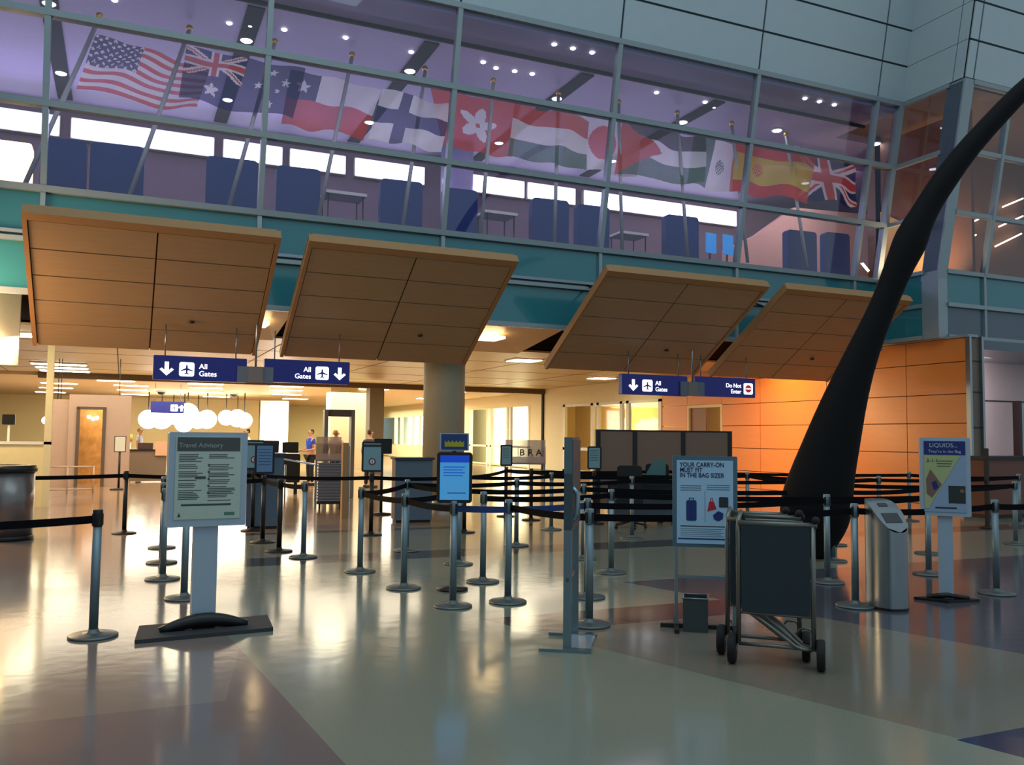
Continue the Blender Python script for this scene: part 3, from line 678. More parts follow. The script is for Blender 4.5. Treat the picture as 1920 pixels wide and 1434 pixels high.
overhead((288, 665), (462, 717), 'navy hanging All Gates sign with the arrow at its left end, leftmost of the signs', [('arrow', .14, False), ('plane', .35), ('text', .48, ('All', 'Gates'), 'LEFT')])
overhead((496, 672), (655, 721), 'navy hanging All Gates sign with the arrow at its right end, beside the round column', [('arrow', .88, False), ('plane', .67), ('text', .54, ('All', 'Gates'), 'RIGHT')])
overhead((1166, 700), (1289, 743), 'navy hanging All Gates sign right of the round column', [('arrow', .17, False), ('plane', .38), ('text', .50, ('All', 'Gates'), 'LEFT')])
overhead((1303, 705), (1416, 746), 'navy hanging Do Not Enter sign with a round red symbol', [('noentry', .88), ('text', .76, ('Do Not', 'Enter'), 'RIGHT')])
for (tl, br, lb) in [((446, 686), (512, 718), 'flat grey box linking the two left hanging signs'), ((1277, 715), (1321, 743), 'flat grey box linking the two right hanging signs')]:
    a, b_ = ony(*tl, YS - .05), ony(*br, YS - .05)
    o = thing('junction_box', lb, 'box', ((a.x + b_.x) / 2, YS - .05, b_.z), 0, 'grey sign boxes'); hw = (b_.x - a.x) / 2; h = a.z - b_.z
    MB().rbox(-hw, hw, -.0, .045, 0, h, .01).build('cover', mat('grey box metal', (104, 116, 130), .5), o); MB().box(-hw * .4, hw * .4, -.01, 0, 0, h).build('centre_plate', mat('beige grey plate', (128, 120, 116), .5), o)
    MB().tube([(0, .02, h), (0, .02, 3.97 - b_.z), (0, .24, 3.97 - b_.z)], .02).build('hanger_rod', mSteel, o)
o = overhead((283, 752), (345, 775), 'small far navy gates sign with an upward arrow, seen above the globe pendants', [('arrow', .92, True), ('plane', .70), ('text', .58, ('Gates', 'B10-C39'), 'RIGHT')][:2], Y=41.0)

# ---------------------------------------------------------------- belt posts
def stanchion(pos, kind, label, belts=(), sign=None, h=.97, dark_head=False):
    x, y = pos; o = thing('stanchion', label, 'stanchion', (x, y, 0), 0, 'queue belt posts')
    mb_ = mPost if kind == 's' else mBlack; mbase = mat('dull base metal', (112, 120, 118), .45, .7) if kind == 's' else mBlack
    MB().lathe([(.175, 0), (.18, .004), (.18, .014), (.17, .02), (.09, .028), (.045, .036), (.037, .06)], 32).build('base', mbase, o)
    MB().lathe([(.033, .05), (.033, h - .13)], 20).build('post', mb_, o)
    hd = MB().lathe([(.0335, h - .13), (.0365, h - .128), (.0365, h - .006), (.033, h), (.002, h)], 20)
    for a in range(4): hd.box(-.012, .012, -.040, -.03, h - .12, h - .03, 1, Matrix.Rotation(a * math.pi / 2 + .3, 4, 'Z'))
    hd.build('belt_head', [mBlack, mBlack] if kind != 's' else [mBlack if dark_head else mPost, mBlack], o)
    for bt in belts:
        (tx, ty), mt = bt[0], (mBeltB if len(bt) > 1 else mBelt)
        d = Vector((tx - x, ty - y, 0)); Ld = d.length; d.normalize(); n = Vector((-d.y, d.x, 0)) * .0015
        vs = []; N = 10
        for q in range(N + 1):
            u = q / N; P = d * (.035 + (Ld - .07) * u); sag = -.03 * 4 * u * (1 - u) * min(1, Ld / 2)
            for s_, zz in ((1, h - .105), (1, h - .045), (-1, h - .045), (-1, h - .105)): vs.append(P + n * s_ + Vector((0, 0, zz + sag)))
        fs = [(q * 4 + k_, q * 4 + (k_ + 1) % 4, q * 4 + 4 + (k_ + 1) % 4, q * 4 + 4 + k_) for q in range(N) for k_ in range(4)]
        MB().add(vs, fs).build('belt', mt, o)
    if sign:
        sz, style = sign[0], sign[1]; rz = bearing((x, y)); M = Matrix.Rotation(rz, 4, 'Z'); sw, sh = sz
        z0 = h + (.02 if style != 'big' else -.02)
        MB().rbox(-sw / 2, sw / 2, -.02, .02, z0, z0 + sh, .03, 0, M, 4).build('sign_frame', mBlack, o)
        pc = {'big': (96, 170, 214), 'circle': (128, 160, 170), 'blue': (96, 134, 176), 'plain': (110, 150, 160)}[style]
        pa = MB(); b_ = .03; pa.box(-sw / 2 + b_, sw / 2 - b_, -.026, -.02, z0 + b_, z0 + sh - b_, 0, M)
        if style == 'big':
            pa.box(-sw / 2 + b_, sw / 2 - b_, -.028, -.026, z0 + sh * .80, z0 + sh - b_, 1, M)
            for q in range(4): pa.box(-sw / 2 + .06, sw / 2 - .07 - .02 * (q % 2), -.0275, -.026, z0 + sh * (.70 - q * .055), z0 + sh * (.715 - q * .055), 1, M)
            pa.box(-sw / 2 + .10, sw / 2 - .06, -.0275, -.026, z0 + sh * .19, z0 + sh * .205, 2, M)
        elif style == 'circle':
            pa.box(-sw / 2 + b_, sw / 2 - b_, -.028, -.026, z0 + sh * .82, z0 + sh * .90, 2, M)
            c0 = M @ Vector((0, -.028, z0 + sh * .34)); rr = sw * .17
            ring = [(rr * math.cos(R(g)), z0 + sh * .34 + rr * math.sin(R(g))) for g in range(0, 360, 15)]
            pa.prism(ring, -.029, -.026, 3, M); pa.prism([(q[0] * .62, z0 + sh * .34 + (q[1] - z0 - sh * .34) * .62) for q in ring], -.031, -.029, 4, M)
            pa.box(-rr * .12, rr * .12, -.0325, -.031, z0 + sh * .34 - rr * .45, z0 + sh * .34 + rr * .45, 2, M)
        elif style == 'blue':
            for q in range(6): pa.box(-sw / 2 + .05, sw / 2 - .05, -.0275, -.026, z0 + sh * (.8 - q * .1), z0 + sh * (.815 - q * .1), 2, M)
        elif style == 'plain':
            for q in range(5): pa.box(-sw / 2 + .05, sw / 2 - .06, -.0275, -.026, z0 + sh * (.8 - q * .1), z0 + sh * (.82 - q * .1), 2, M)
        pe = mat('sheet ' + style, pc, .35, em=(.35 if style == 'big' else 0), emcol=(60, 150, 220))  # big sheet glows to paint in a reflected blue screen
        pa.build('sign_sheet', [pe, mat('blue print with screen glow', (20, 80, 200), .4, em=.3, emcol=(10, 70, 220)), mInk, mat('maroon print', (120, 50, 70), .6), mat('white print', (220, 220, 220), .6)], o)  # emission of the blue print belongs to the painted screen reflection
    return o
st = dict(A=(-.15, 7.54), A0=(-2.4, 7.35), B=(.08, 14.98), B0=(-3.2, 15.15), C=(1.98, 14.75), D=(1.91, 13.12), E=(1.97, 12.04), F=(2.17, 11.38), G=(3.63, 13.56), H=(2.55, 9.97), I=(3.59, 11.54), J=(2.70, 8.75), K=(2.84, 7.67),
          L=(3.82, 10.14), M=(5.16, 13.45), N=(3.61, 8.83), O=(3.40, 7.68), P=(6.96, 15.87), Q=(7.11, 15.02), Rr=(5.25, 11.58), S=(6.71, 13.37), T=(5.25, 8.9), U=(7.32, 11.78), V=(3.63, 6.51), W=(5.5, 10.03), X=(4.23, 7.63), Y=(9.99, 15.06),
          a=(.45, 10.18), b=(.49, 11.47), c=(.55, 12.95), d=(.59, 8.94), e=(7.17, 7.48), f=(8.49, 8.76), g=(9.8, 10.07), h=(6.4, 6.32), i=(10.34, 8.87), j=(8.75, 7.5), k=(8.33, 6.31), l=(9.05, 6.28), m=(10.48, 12.9), n=(11.8, 11.1), o=(7.9, 14.0), p=(12.6, 9.2), q=(14.2, 12.6), r=(15.6, 11.3))
def Sx(key, kind, label, belts=(), **kw): return stanchion(st[key], kind, label, [((st[b_],) if len(b_) == 1 or b_ in st else (st[b_[:-1]], 1)) for b_ in belts], **kw)
Sx('A', 's', 'silver belt post in the left foreground, nearest the frame edge, left of the advisory sign', ['A0'], dark_head=True)
Sx('A0', 's', 'silver belt post out past the left edge holding the near belt')
Sx('B', 'k', 'black belt post between the cylindrical bin and the advisory sign', ['B0', 'C'])
Sx('B0', 'k', 'black belt post hidden beyond the cylindrical bin')
Sx('C', 'k', 'black belt post with a white circle-symbol sheet, just right of the advisory board', ['G'], sign=((.33, .48), 'circle'))
Sx('D', 'k', 'black belt post with a pale blue sheet in front of the tall grey podium', ['C', 'E'], sign=((.28, .44), 'blue'))
Sx('E', 'k', 'plain black belt post right of the pale blue sheet', ['F'])
Sx('F', 's', 'silver belt post right of the plain black post, before the tray stack', [])
Sx('G', 'k', 'black belt post with a circle-symbol sheet left of the low grey podium', ['M'], sign=((.33, .48), 'circle'))
Sx('H', 's', 'silver belt post in front of the circle-symbol sheet', ['I', 'J'])
Sx('I', 's', 'silver belt post standing behind the front one before the low grey podium', ['L', 'Rr'])
Sx('J', 's', 'silver belt post directly before the low grey podium', ['K', 'L'])
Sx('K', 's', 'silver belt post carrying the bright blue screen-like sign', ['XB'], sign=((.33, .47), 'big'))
Sx('L', 's', 'silver belt post half hidden behind the bright blue sign post', ['W'])
Sx('M', 'k', 'dark belt post right behind the bright blue sign', ['S', 'P'])
Sx('N', 's', 'silver belt post first right of the bright blue sign post', ['T'])
Sx('O', 's', 'silver belt post second right of the bright blue sign post, nearer', ['V'])
Sx('P', 'k', 'black belt post with a dark framed sheet before the clear rack', ['Y'], sign=((.24, .42), 'plain'))
Sx('Q', 'k', 'black belt post below the clear rack with no sheet', ['P', 'o'])
Sx('Rr', 's', 'thin silver belt post beyond the two near the bright blue sign', ['U'])
Sx('S', 's', 'far silver belt post left of the edge-on easel', ['m'])
Sx('T', 's', 'silver belt post midway between the easel and the bag sizer sign', ['j'])
Sx('U', 's', 'far silver belt post in front of the brown partition, left part', ['n'])
Sx('V', 's', 'nearest silver belt post standing close behind the edge-on easel', ['h'])
Sx('W', 's', 'silver belt post almost hidden by the easel, deepest of its three', ['f'])
Sx('X', 's', 'silver belt post right behind the easel, middle of its three', ['e'])
Sx('Y', 'k', 'black belt post in front of the brown partition', ['q'])
Sx('a', 's', 'silver belt post behind the advisory board, nearest of its row', ['b', 'd'])
Sx('b', 's', 'silver belt post behind the advisory board, second of its row', ['c'])
Sx('c', 's', 'silver belt post behind the advisory board, farthest of its row', ['D'])
Sx('d', 's', 'silver belt post hidden behind the column of the advisory sign', [])
Sx('e', 's', 'silver belt post left of the steel kiosk, closest behind the sculpture foot', ['j'])
Sx('f', 's', 'silver belt post behind the sculpture foot, middle distance', ['i'])
Sx('g', 's', 'silver belt post behind the sculpture foot, farthest', ['p'])
Sx('h', 's', 'silver belt post immediately left of the steel kiosk', ['k'])
Sx('i', 's', 'silver belt post behind the liquids sign, farther of two', ['p'])
Sx('j', 's', 'silver belt post behind the liquids sign, nearer of two', [])
Sx('k', 's', 'silver belt post right of the liquids sign', ['l'])
Sx('l', 's', 'silver belt post at the right frame edge', [])
Sx('m', 's', 'far silver belt post between the bag sizer sign and the sculpture', ['n', 'g'])
Sx('n', 's', 'far silver belt post above the steel kiosk', ['r'])
Sx('o', 'k', 'black belt post with a tilted sheet right of the easel', ['m'], sign=((.26, .42), 'plain'))
Sx('p', 's', 'silver belt post right of the far posts by the timber wall', [])
Sx('q', 's', 'silver belt post near the foot of the amber wall', ['r'])
Sx('r', 's', 'silver belt post at the end of the queue by the amber wall', [])
# poster board behind the bright blue sign
p = ont(852, 830, 9.0)
o = thing('poster_stand', 'small blue and yellow poster stand rising behind the bright blue sign', 'sign', (p.x, p.y, 0), bearing(p))
MB().rbox(-.15, .15, 0, .03, 1.42, 1.6, .01).build('frame', mAlu, o)
pb = MB().box(-.135, .135, -.004, 0, 1.43, 1.59, 0); pb.prism([(-.1 + .02 * q, 1.47 + (.03 if q % 2 else .055)) for q in range(11)] + [(.1, 1.46), (-.1, 1.46)], -.007, -.004, 1)
pb.build('poster', [mat('poster blue', (24, 62, 120), .4), mat('poster yellow', (180, 170, 40), .5)], o)
MB().tube([(0, .02, 0), (0, .02, 1.43)], .02).build('pole', mBlack, o); MB().lathe([(.16, 0), (.16, .02), (.02, .04)], 20, (0, .02, 0)).build('base', mBlack, o)

# ---------------------------------------------------------------- travel advisory sign
p = fl(380, 1183); T = (p - EYE).dot(F); s = T / FPX
o = thing('sign_stand', 'large travel advisory sign on a wide pale column with a dark flat base, left foreground', 'sign', (p.x, p.y, 0), bearing(p) + R(9))
z0, z1, x0, x1 = 1.57 - (988 - 814) * s, 1.57 - (812 - 814) * s, -.305, .295
MB().rbox(x0, x1, -.06, .06, z0, z1, .012).build('board_frame', mAlu, o)
sh = MB(); sh.box(x0 + .05, x1 - .05, -.066, -.06, z0 + .06, z1 - .035, 0); sh.box(x0 + .06, x1 - .06, -.069, -.066, z1 - .15, z1 - .04, 1)
random.seed(3)
for cxa, cxb in ((x0 + .075, x0 + .26), (x0 + .30, x1 - .09)):
    zz = z1 - .18
    while zz > z0 + .20:
        if random.random() < .86: sh.box(cxa, cxb - random.random() * .07, -.0675, -.066, zz, zz + .006, 1)
        zz -= .0135
sh.box(x0 + .10, x1 - .12, -.0675, -.066, z0 + .165, z0 + .18, 1)
for q in range(5): sh.lathe([(.009, 0), (.009, .0016)], 10, (x0 + .302, -.0665, z1 - .26 - q * .055), 1, Matrix.Rotation(math.pi / 2, 4, 'X'))
sh.box(x0 + .20, x0 + .28, -.069, -.066, z1 - .37, z1 - .35, 1); sh.box(x1 - .17, x1 - .09, -.0675, -.066, z0 + .085, z0 + .11, 2)
sh.prism([(x0 + .075, z0 + .08), (x0 + .10, z0 + .08), (x0 + .088, z0 + .115)], -.0675, -.066, 1)
sh.build('printed_sheet', [mPaper, mInk, mat('green print', (76, 130, 104), .6)], o)
text('lettering', 'Travel Advisory', .052, (x0 + .07, -.0695, z1 - .12), o, mat('light print', (170, 176, 168), .6))
MB().quad((x0 + .04, -.072, z0 + .045), (x1 - .04, -.072, z0 + .045), (x1 - .04, -.072, z1 - .03), (x0 + .04, -.072, z1 - .03)).build('cover_sheet', glass('sign cover', (.92, .96, .96), 1.45, .08), o)
MB().rbox(-.095, .09, -.03, .05, .03, z0, .01).build('column', mAlu, o)
b = MB(); b.add([(-.52, -.24, 0), (.50, -.24, 0), (.56, .22, 0), (-.46, .22, 0), (-.52, -.24, .03), (.50, -.24, .03), (.55, .2, .045), (-.45, .2, .045)], [(3, 2, 1, 0), (4, 5, 6, 7), (0, 1, 5, 4), (1, 2, 6, 5), (2, 3, 7, 6), (3, 0, 4, 7)])
b.build('base', mat('dark grey rubber mat', (52, 54, 58), .7, bump=.3), o)
b = MB(); pts = [(-.33 + .66 * q / 12, -.07 + .09 * math.sin(q / 12 * math.pi)) for q in range(13)]
b.tube([(x, -.06, .04 + .06 * math.sin(math.pi * q / 12)) for q, (x, z) in enumerate(pts)], [.03 + .025 * math.sin(math.pi * q / 12) for q in range(13)], 10)
b.build('foot_clamp', mBlack, o)

# ---------------------------------------------------------------- liquids sign
p = fl(1775, 1126); s = (p - EYE).dot(F) / FPX
o = thing('sign_stand', 'liquids sign with a navy heading on a narrow pale column, at the right', 'sign', (p.x, p.y, 0), bearing(p) + R(6))
z1, z0 = 1.57 - (821 - 828) * s, 1.57 - (968 - 828) * s
MB().rbox(-.22, .23, -.05, .09, z0, z1, .015).build('board_frame', mAlu, o)
sh = MB(); sh.box(-.19, .19, -.056, -.05, z0 + .04, z1 - .03, 0); sh.box(-.185, .185, -.059, -.056, z1 - .17, z1 - .035, 1)
sh.prism([(-.185, z1 - .18), (.14, z1 - .18), (-.10, z0 + .17), (-.15, z0 + .07), (-.185, z0 + .07)], -.059, -.056, 2)
sh.prism([(-.17, z0 + .36), (-.13, z0 + .46), (-.03, z0 + .31), (-.12, z0 + .18), (-.165, z0 + .22)], -.062, -.059, 3)
sh.prism([(-.12, z0 + .33), (-.08, z0 + .35), (-.06, z0 + .28), (-.10, z0 + .25)], -.064, -.062, 1)
sh.box(.03, .18, -.059, -.056, z0 + .13, z0 + .30, 4); sh.lathe([(.02, 0), (.02, .002)], 12, (.15, -.060, z0 + .25), 3, Matrix.Rotation(math.pi / 2, 4, 'X'))
for q in range(3): sh.box(-.07, .07 - .01 * q, -.061, -.059, z1 - .235 - q * .025, z1 - .229 - q * .025, 4)
sh.box(-.09, .10, -.059, -.056, z0 + .075, z0 + .09, 4)
sh.build('printed_sheet', [mat('pale blue sheet', (150, 170, 196), .5), mat('navy print', (24, 40, 110), .5), mat('lime print', (176, 186, 130), .5), mat('tan print', (130, 96, 84), .5), mInk], o)
wt = mat('white lettering', (190, 200, 220), .5)
text('lettering', 'LIQUIDS...', .058, (-.01, -.0595, z1 - .095), o, wt, align='CENTER'); text('lettering', "They're in the Bag", .040, (0, -.0595, z1 - .15), o, wt, align='CENTER')
text('lettering', '3-1-1', .05, (-.165, -.0595, z1 - .245), o, mInk)
MB().rbox(-.065, .065, -.02, .05, .02, z0, .01).build('column', mAlu, o)
MB().zprism([(-.30, -.05), (0, -.16), (.30, .06), (.06, .2)], 0, .025).build('base', mBlack, o); MB().tube([(-.18, -.02, .03), (0, -.03, .06), (.2, .04, .03)], .025).build('foot_clamp', mBlack, o)

# ---------------------------------------------------------------- bag sizer sign
p = fl(1322, 1178); s = (p - EYE).dot(F) / FPX
o = thing('sign_stand', 'carry-on bag sizer sign in a steel frame on open legs, behind the luggage cart', 'sign', (p.x, p.y, 0), bearing(p) + R(3))
z1, z0, w2_ = 1.57 - (857 - 824) * s, 1.57 - (1028 - 824) * s, 60 * s
MB().rbox(-w2_, w2_, -.02, .03, z0, z1, .01).build('board_frame', mat('steel blue frame', (84, 116, 132), .4, .4), o)
sh = MB(); a, b_ = -w2_ + .035, w2_ - .035; H_ = z1 - z0
sh.box(a, b_, -.026, -.02, z0 + .03, z1 - .035, 0)
cx_ = -.11; q0 = z0 + H_ * .29
sh.rbox(cx_ - .042, cx_ + .042, -.029, -.026, q0, q0 + .17, .015, 1); sh.box(cx_ - .004, cx_ + .004, -.0305, -.029, q0 + .01, q0 + .16, 2); sh.box(cx_ - .02, cx_ + .02, -.029, -.026, q0 + .185, q0 + .19, 2); sh.box(cx_ - .02, cx_ - .015, -.029, -.026, q0 + .17, q0 + .19, 2); sh.box(cx_ + .015, cx_ + .02, -.029, -.026, q0 + .17, q0 + .19, 2)
sh.prism([(.02, q0 + .08), (.035, q0 + .155), (.055, q0 + .165), (.075, q0 + .155), (.095, q0 + .10)], -.029, -.026, 3)
sh.tube([(.04, -.027, q0 + .15), (.05, -.027, q0 + .19), (.06, -.027, q0 + .195), (.07, -.027, q0 + .15)], .003, 6, 3)
sh.rbox(.115, .19, -.029, -.026, q0 + .115, q0 + .20, .008, 2)
sh.prism([(.065, q0 + .05), (.11, q0 + .085), (.15, q0 + .065), (.145, q0 + .02), (.11, q0), (.075, q0 + .015)], -.029, -.026, 1)
sh.box(.0, .002, -.028, -.026, q0 - .01, q0 + .25, 2)
for q in range(3):
    sh.box(a + .03, -.03, -.0275, -.026, z0 + H_ * .67 - q * .018, z0 + H_ * .675 - q * .018, 2); sh.box(.015, b_ - .03, -.0275, -.026, z0 + H_ * .68 - q * .018, z0 + H_ * .685 - q * .018, 2)
sh.box(a + .03, b_ - .06, -.0275, -.026, z0 + H_ * .225, z0 + H_ * .235, 2); sh.box(a + .01, b_ - .01, -.0275, -.026, z0 + H_ * .085, z0 + H_ * .10, 1)
for q in range(5): sh.box(a + .03, b_ - .08 - .02 * (q % 2), -.0275, -.026, z0 + H_ * (.20 - q * .02), z0 + H_ * (.203 - q * .02), 2)
sh.build('printed_sheet', [mat('pale cyan sheet', (170, 208, 236), .4), mat('blue bag print', (24, 52, 120), .5), mInk, mat('red bag print', (190, 36, 50), .5)], o)
for q, tx in enumerate(('YOUR CARRY-ON', 'MUST FIT', 'IN THE BAG SIZER')): text('lettering', tx, .052, (a + .025, -.0275, z1 - .088 - q * .044), o, mat('navy lettering', (16, 34, 78), .5), bold=.0006, sx=.86)
lg = MB()
for sx in (-1, 1): MB().box(sx * (w2_ - .03) - .014, sx * (w2_ - .03) + .014, -.02, .02, .03, z0).build('leg', mPost, o)
MB().box(-w2_ + .02, w2_ - .02, -.015, .015, z0 - .26, z0 - .235).build('crossbar', mPost, o)
for sx in (-1, 1): MB().box(sx * (w2_ - .03) - .02, sx * (w2_ - .03) + .02, -.25, .25, 0, .03).build('foot', mBlack, o)
MB().box(-w2_ - .1, w2_ - .0, -.03, .0, .0, .032).build('base_bar', mBlack, o)
p = fl(1318, 1185)
o = thing('metal_box', 'small open dark grey metal bin on the floor under the bag sizer sign', 'bin', (p.x, p.y + .1, 0), bearing(p))
b = MB(); b.box(-.1, .1, -.11, -.10, .0, .27); b.box(-.1, .1, .10, .11, 0, .27); b.box(-.1, -.09, -.1, .1, 0, .27); b.box(.09, .1, -.1, .1, 0, .27); b.box(-.1, .1, -.1, .1, 0, .02); b.build('body', mat('grey bin metal', (70, 80, 82), .45, .4), o)
MB().tube([(-.1, -.11, .27), (.1, -.11, .27), (.1, .11, .27), (-.1, .11, .27), (-.1, -.11, .27)], .008, 6).build('rim', mSteel, o)

# ---------------------------------------------------------------- easel seen edge-on
p = fl(1070, 1205)
o = thing('easel', 'aluminium poster easel seen edge-on in the centre foreground with a shiny flat base', 'easel', (p.x, p.y, 0), bearing(p) + R(84))
ma = mat('bare aluminium', (128, 150, 158), .25, .8)
MB().rbox(-.30, .30, -.012, .012, 0, 0, .001) if False else None
MB().box(-.26, .30, -.03, .03, .88, 1.57).build('board', mat('grey green board edge', (96, 120, 124), .5, .3), o)
MB().box(-.26, .30, -.038, -.03, .9, 1.55).build('cover_panel', mat('dark poster back', (70, 90, 94), .5), o)
for x in (-.24, .28): MB().box(x - .02, x + .02, -.03, .03, .02, 1.3).build('upright', ma, o)
MB().tube([(-.24, -.03, 1.2), (-.24, -.07, 1.15), (-.24, -.07, 1.0), (-.24, -.03, .95)], .02).build('clamp', ma, o)
MB().box(-.26, .30, -.012, .012, .5, .53).build('crossbar', ma, o)
MB().box(-.32, -.24, -.18, .20, 0, .022).build('foot', ma, o); MB().box(.22, .30, -.18, .20, 0, .022).build('foot', ma, o)
MB().box(-.24, .22, -.17, .03, .002, .016).build('base_plate', mat('bright base plate', (200, 215, 228), .18, .6), o)

# ---------------------------------------------------------------- steel kiosk with slanted top, cylindrical bin
p = fl(1678, 1146) + fwdh * .17
o = thing('waste_kiosk', 'brushed steel rounded floor kiosk with a slanted top, left of the liquids sign', 'kiosk', (p.x, p.y, 0), bearing(p) + R(38))
N = 40; ring = []
for k in range(N):
    a = 2 * math.pi * k / N; cx, sy = math.cos(a), math.sin(a); ring.append((.155 * math.copysign(abs(cx) ** .75, cx), .20 * math.copysign(abs(sy) ** .85, sy)))
def ztop(y): u = (y + .20) / .40; return .72 + .29 * math.sin(u * math.pi / 2 * 1.0)
b = MB(); vs = [(x, y, .02) for x, y in ring] + [(x, y, ztop(y)) for x, y in ring]
b.add(vs, [(k, (k + 1) % N, (k + 1) % N + N, k + N) for k in range(N)], 0, True); b.build('body', mSteel, o)
b = MB(); half = N // 2; rows_ = []
for q in range(13):
    y = -.20 + .40 * q / 12; xs = .155 * (max(0, 1 - (abs(y) / .20) ** 2.35)) ** .375; xs = max(xs, .003)
    rows_.append((y, xs))
vs = []
for y, xs in rows_:
    for j in range(9): vs.append((-xs + 2 * xs * j / 8, y, ztop(y) + .004))
b.add(vs, [(i * 9 + j, i * 9 + j + 1, (i + 1) * 9 + j + 1, (i + 1) * 9 + j) for i in range(12) for j in range(8)], 0, True); b.build('slanted_top', mSteel, o)
sl_ = MB()
for (xa, xb, ya, yb) in ((-.09, .09, -.13, -.05), (-.05, .05, .02, .06)):
    sl_.add([(xa, ya, ztop(ya) + .01), (xb, ya, ztop(ya) + .01), (xb, yb, ztop(yb) + .01), (xa, yb, ztop(yb) + .01)], [(0, 1, 2, 3)])
sl_.build('slot', mat('dark slot', (58, 62, 66), .4), o)
b = MB(); b.add([(x * 1.02, y * 1.02, 0) for x, y in ring] + [(x * 1.02, y * 1.02, .025) for x, y in ring], [(k, (k + 1) % N, (k + 1) % N + N, k + N) for k in range(N)] + [tuple(range(2 * N - 1, N - 1, -1))[::-1]]); b.build('plinth', mBlack, o)
p = fl(8, 1016); s = (p - EYE).dot(F) / FPX
o = thing('trash_can', 'tall cylindrical steel trash can with a black rim at the left edge', 'trash can', (p.x, p.y + .3, 0))
MB().lathe([(.345, 0), (.345, .06), (.33, .07)], 40).build('base_ring', mBlack, o)
MB().lathe([(.33, .06), (.33, 1.0)], 48).build('body', mat('dull steel', (128, 122, 120), .3, .7, .1, 20), o)
MB().lathe([(.345, .98), (.36, 1.0), (.36, 1.04), (.335, 1.075), (.22, 1.08), (.21, 1.0)], 48).build('rim', mBlack, o)

# ---------------------------------------------------------------- luggage carts
mCart = mat('cart tube', (120, 122, 116), .38, .7); mPan = mat('dark slate panel', (34, 48, 56), .55)
def cart(loc, rz, label):
    o = thing('luggage_cart', label, 'cart', loc, rz, 'nested luggage carts')
    W = .25
    fp = MB().rbox(-W + .02, W - .02, -.012, .012, .36, .97, .02); fp.build('panel', mPan, o)
    for sx in (-1, 1):
        MB().tube([(sx * W, 0, .14), (sx * W, 0, .9), (sx * W, .03, 1.0), (sx * (W - .01), .10, 1.05), (sx * (W - .02), .17, 1.0), (sx * (W - .02), .2, .9)] if sx < 0 else [(W, 0, .14), (W, 0, .97)], .017, 10).build('upright', mCart, o)
    for y, dz in ((.03, .0), (.07, .05), (.11, .10)):
        MB().tube([(-W + .02 + dz, y, .40), (-.02 + dz * .8, y - .03, .26), (.13 + dz * .4, y - .05, .155 + dz * .1), (.17, y - .05, .14 + dz * .1), (W - .01, y - .05, .135)], .012, 8).build('platform_rail', mCart, o)
    MB().tube([(-W - .0, 0, .98), (W + .03, 0, .98)], .018, 10).build('handle', mCart, o)
    MB().tube([(-W + .03, .10, 1.02), (W - .08, .10, 1.02)], .016, 10).build('brake_bar', mCart, o)
    MB().ball((W + .02, -.0, 1.015), .028).build('knob', mRub, o); MB().ball((W - .09, .10, 1.05), .028).build('knob', mRub, o)
    MB().tube([(-W, 0, .14), (W, 0, .14)], .013).build('axle', mCart, o)
    for (x, y, r) in ((-W - .045, 0, .105), (W + .045, 0, .105)):
        M = Matrix.Rotation(math.pi / 2, 4, 'Y'); wv = MB().lathe([(r * .55, -.028), (r * .92, -.028), (r, -.016), (r, .016), (r * .92, .028), (r * .55, .028)], 24, (x, y, r), 0, M)
        ww = wv.build('wheel', mRub, o); MB().lathe([(.002, -.03), (r * .5, -.024), (r * .5, .024), (.002, .03)], 16, (x, y, r), 0, M).build('hub', mSteel, ww)
    MB().tube([(.12, .12, .10), (.12, .12, .2), (.16, .12, .25), (.22, .12, .25), (.26, .12, .2), (.26, .12, .1)], .009, 8).build('wheel_guard', mCart, o)
    MB().tube([(-W, 0, .355), (W, 0, .355)], .010).build('lower_bar', mCart, o)
    return o
p = fl(1455, 1250)
rzc = bearing(p) + R(-3)
cart((p.x, p.y, 0), rzc, 'front luggage cart with a large dark slate panel, right foreground')
d = Matrix.Rotation(rzc, 3, 'Z') @ Vector((-.10, .24, 0))
cart((p.x + d.x, p.y + d.y, 0), rzc, 'rear luggage cart nested behind the front one, showing at its left side')

# ---------------------------------------------------------------- dark bronze sculpture
prof = [(1052, 1522, 1540), (1044, 1500, 1552), (1015, 1478, 1575), (985, 1466, 1591), (960, 1462, 1596), (932, 1464, 1599), (890, 1478, 1602), (840, 1500, 1611), (780, 1525, 1620), (700, 1563, 1636), (623, 1603, 1662),
        (560, 1636, 1688), (497, 1658, 1716), (468, 1668, 1737), (435, 1678, 1744), (393, 1708, 1762), (351, 1733, 1790), (288, 1778, 1832), (225, 1838, 1890), (163, 1896, 1946), (90, 1985, 2035), (20, 2090, 2145), (-50, 2220, 2290), (-90, 2340, 2460)]
TS = 11.45; base = fl(1530, 1052); M0 = []
vs = []; seg = 28
for (y, xl, xr) in prof:
    c0 = ont((xl + xr) / 2, y, TS) - base; hw = (xr - xl) / 2 * TS / FPX
    if y == 1052: c0.z = 0
    for k in range(seg):
        a = 2 * math.pi * k / seg; vs.append(c0 + _r * hw * math.cos(a) + fwdh * hw * .62 * math.sin(a))
n = len(prof); b = MB()
b.add(vs, [(i * seg + k, i * seg + (k + 1) % seg, (i + 1) * seg + (k + 1) % seg, (i + 1) * seg + k)[::-1] for i in range(n - 1) for k in range(seg)] + [tuple(range(seg)), tuple(range((n - 1) * seg, n * seg))[::-1]], 0, True)
o = b.build('sculpture', mBronze, None, label='huge dark curved bronze sculpture rising like a tusk at the right', category='sculpture'); o.location = base
md = o.modifiers.new('smooth', 'SUBSURF'); md.levels = 1; md.render_levels = 1

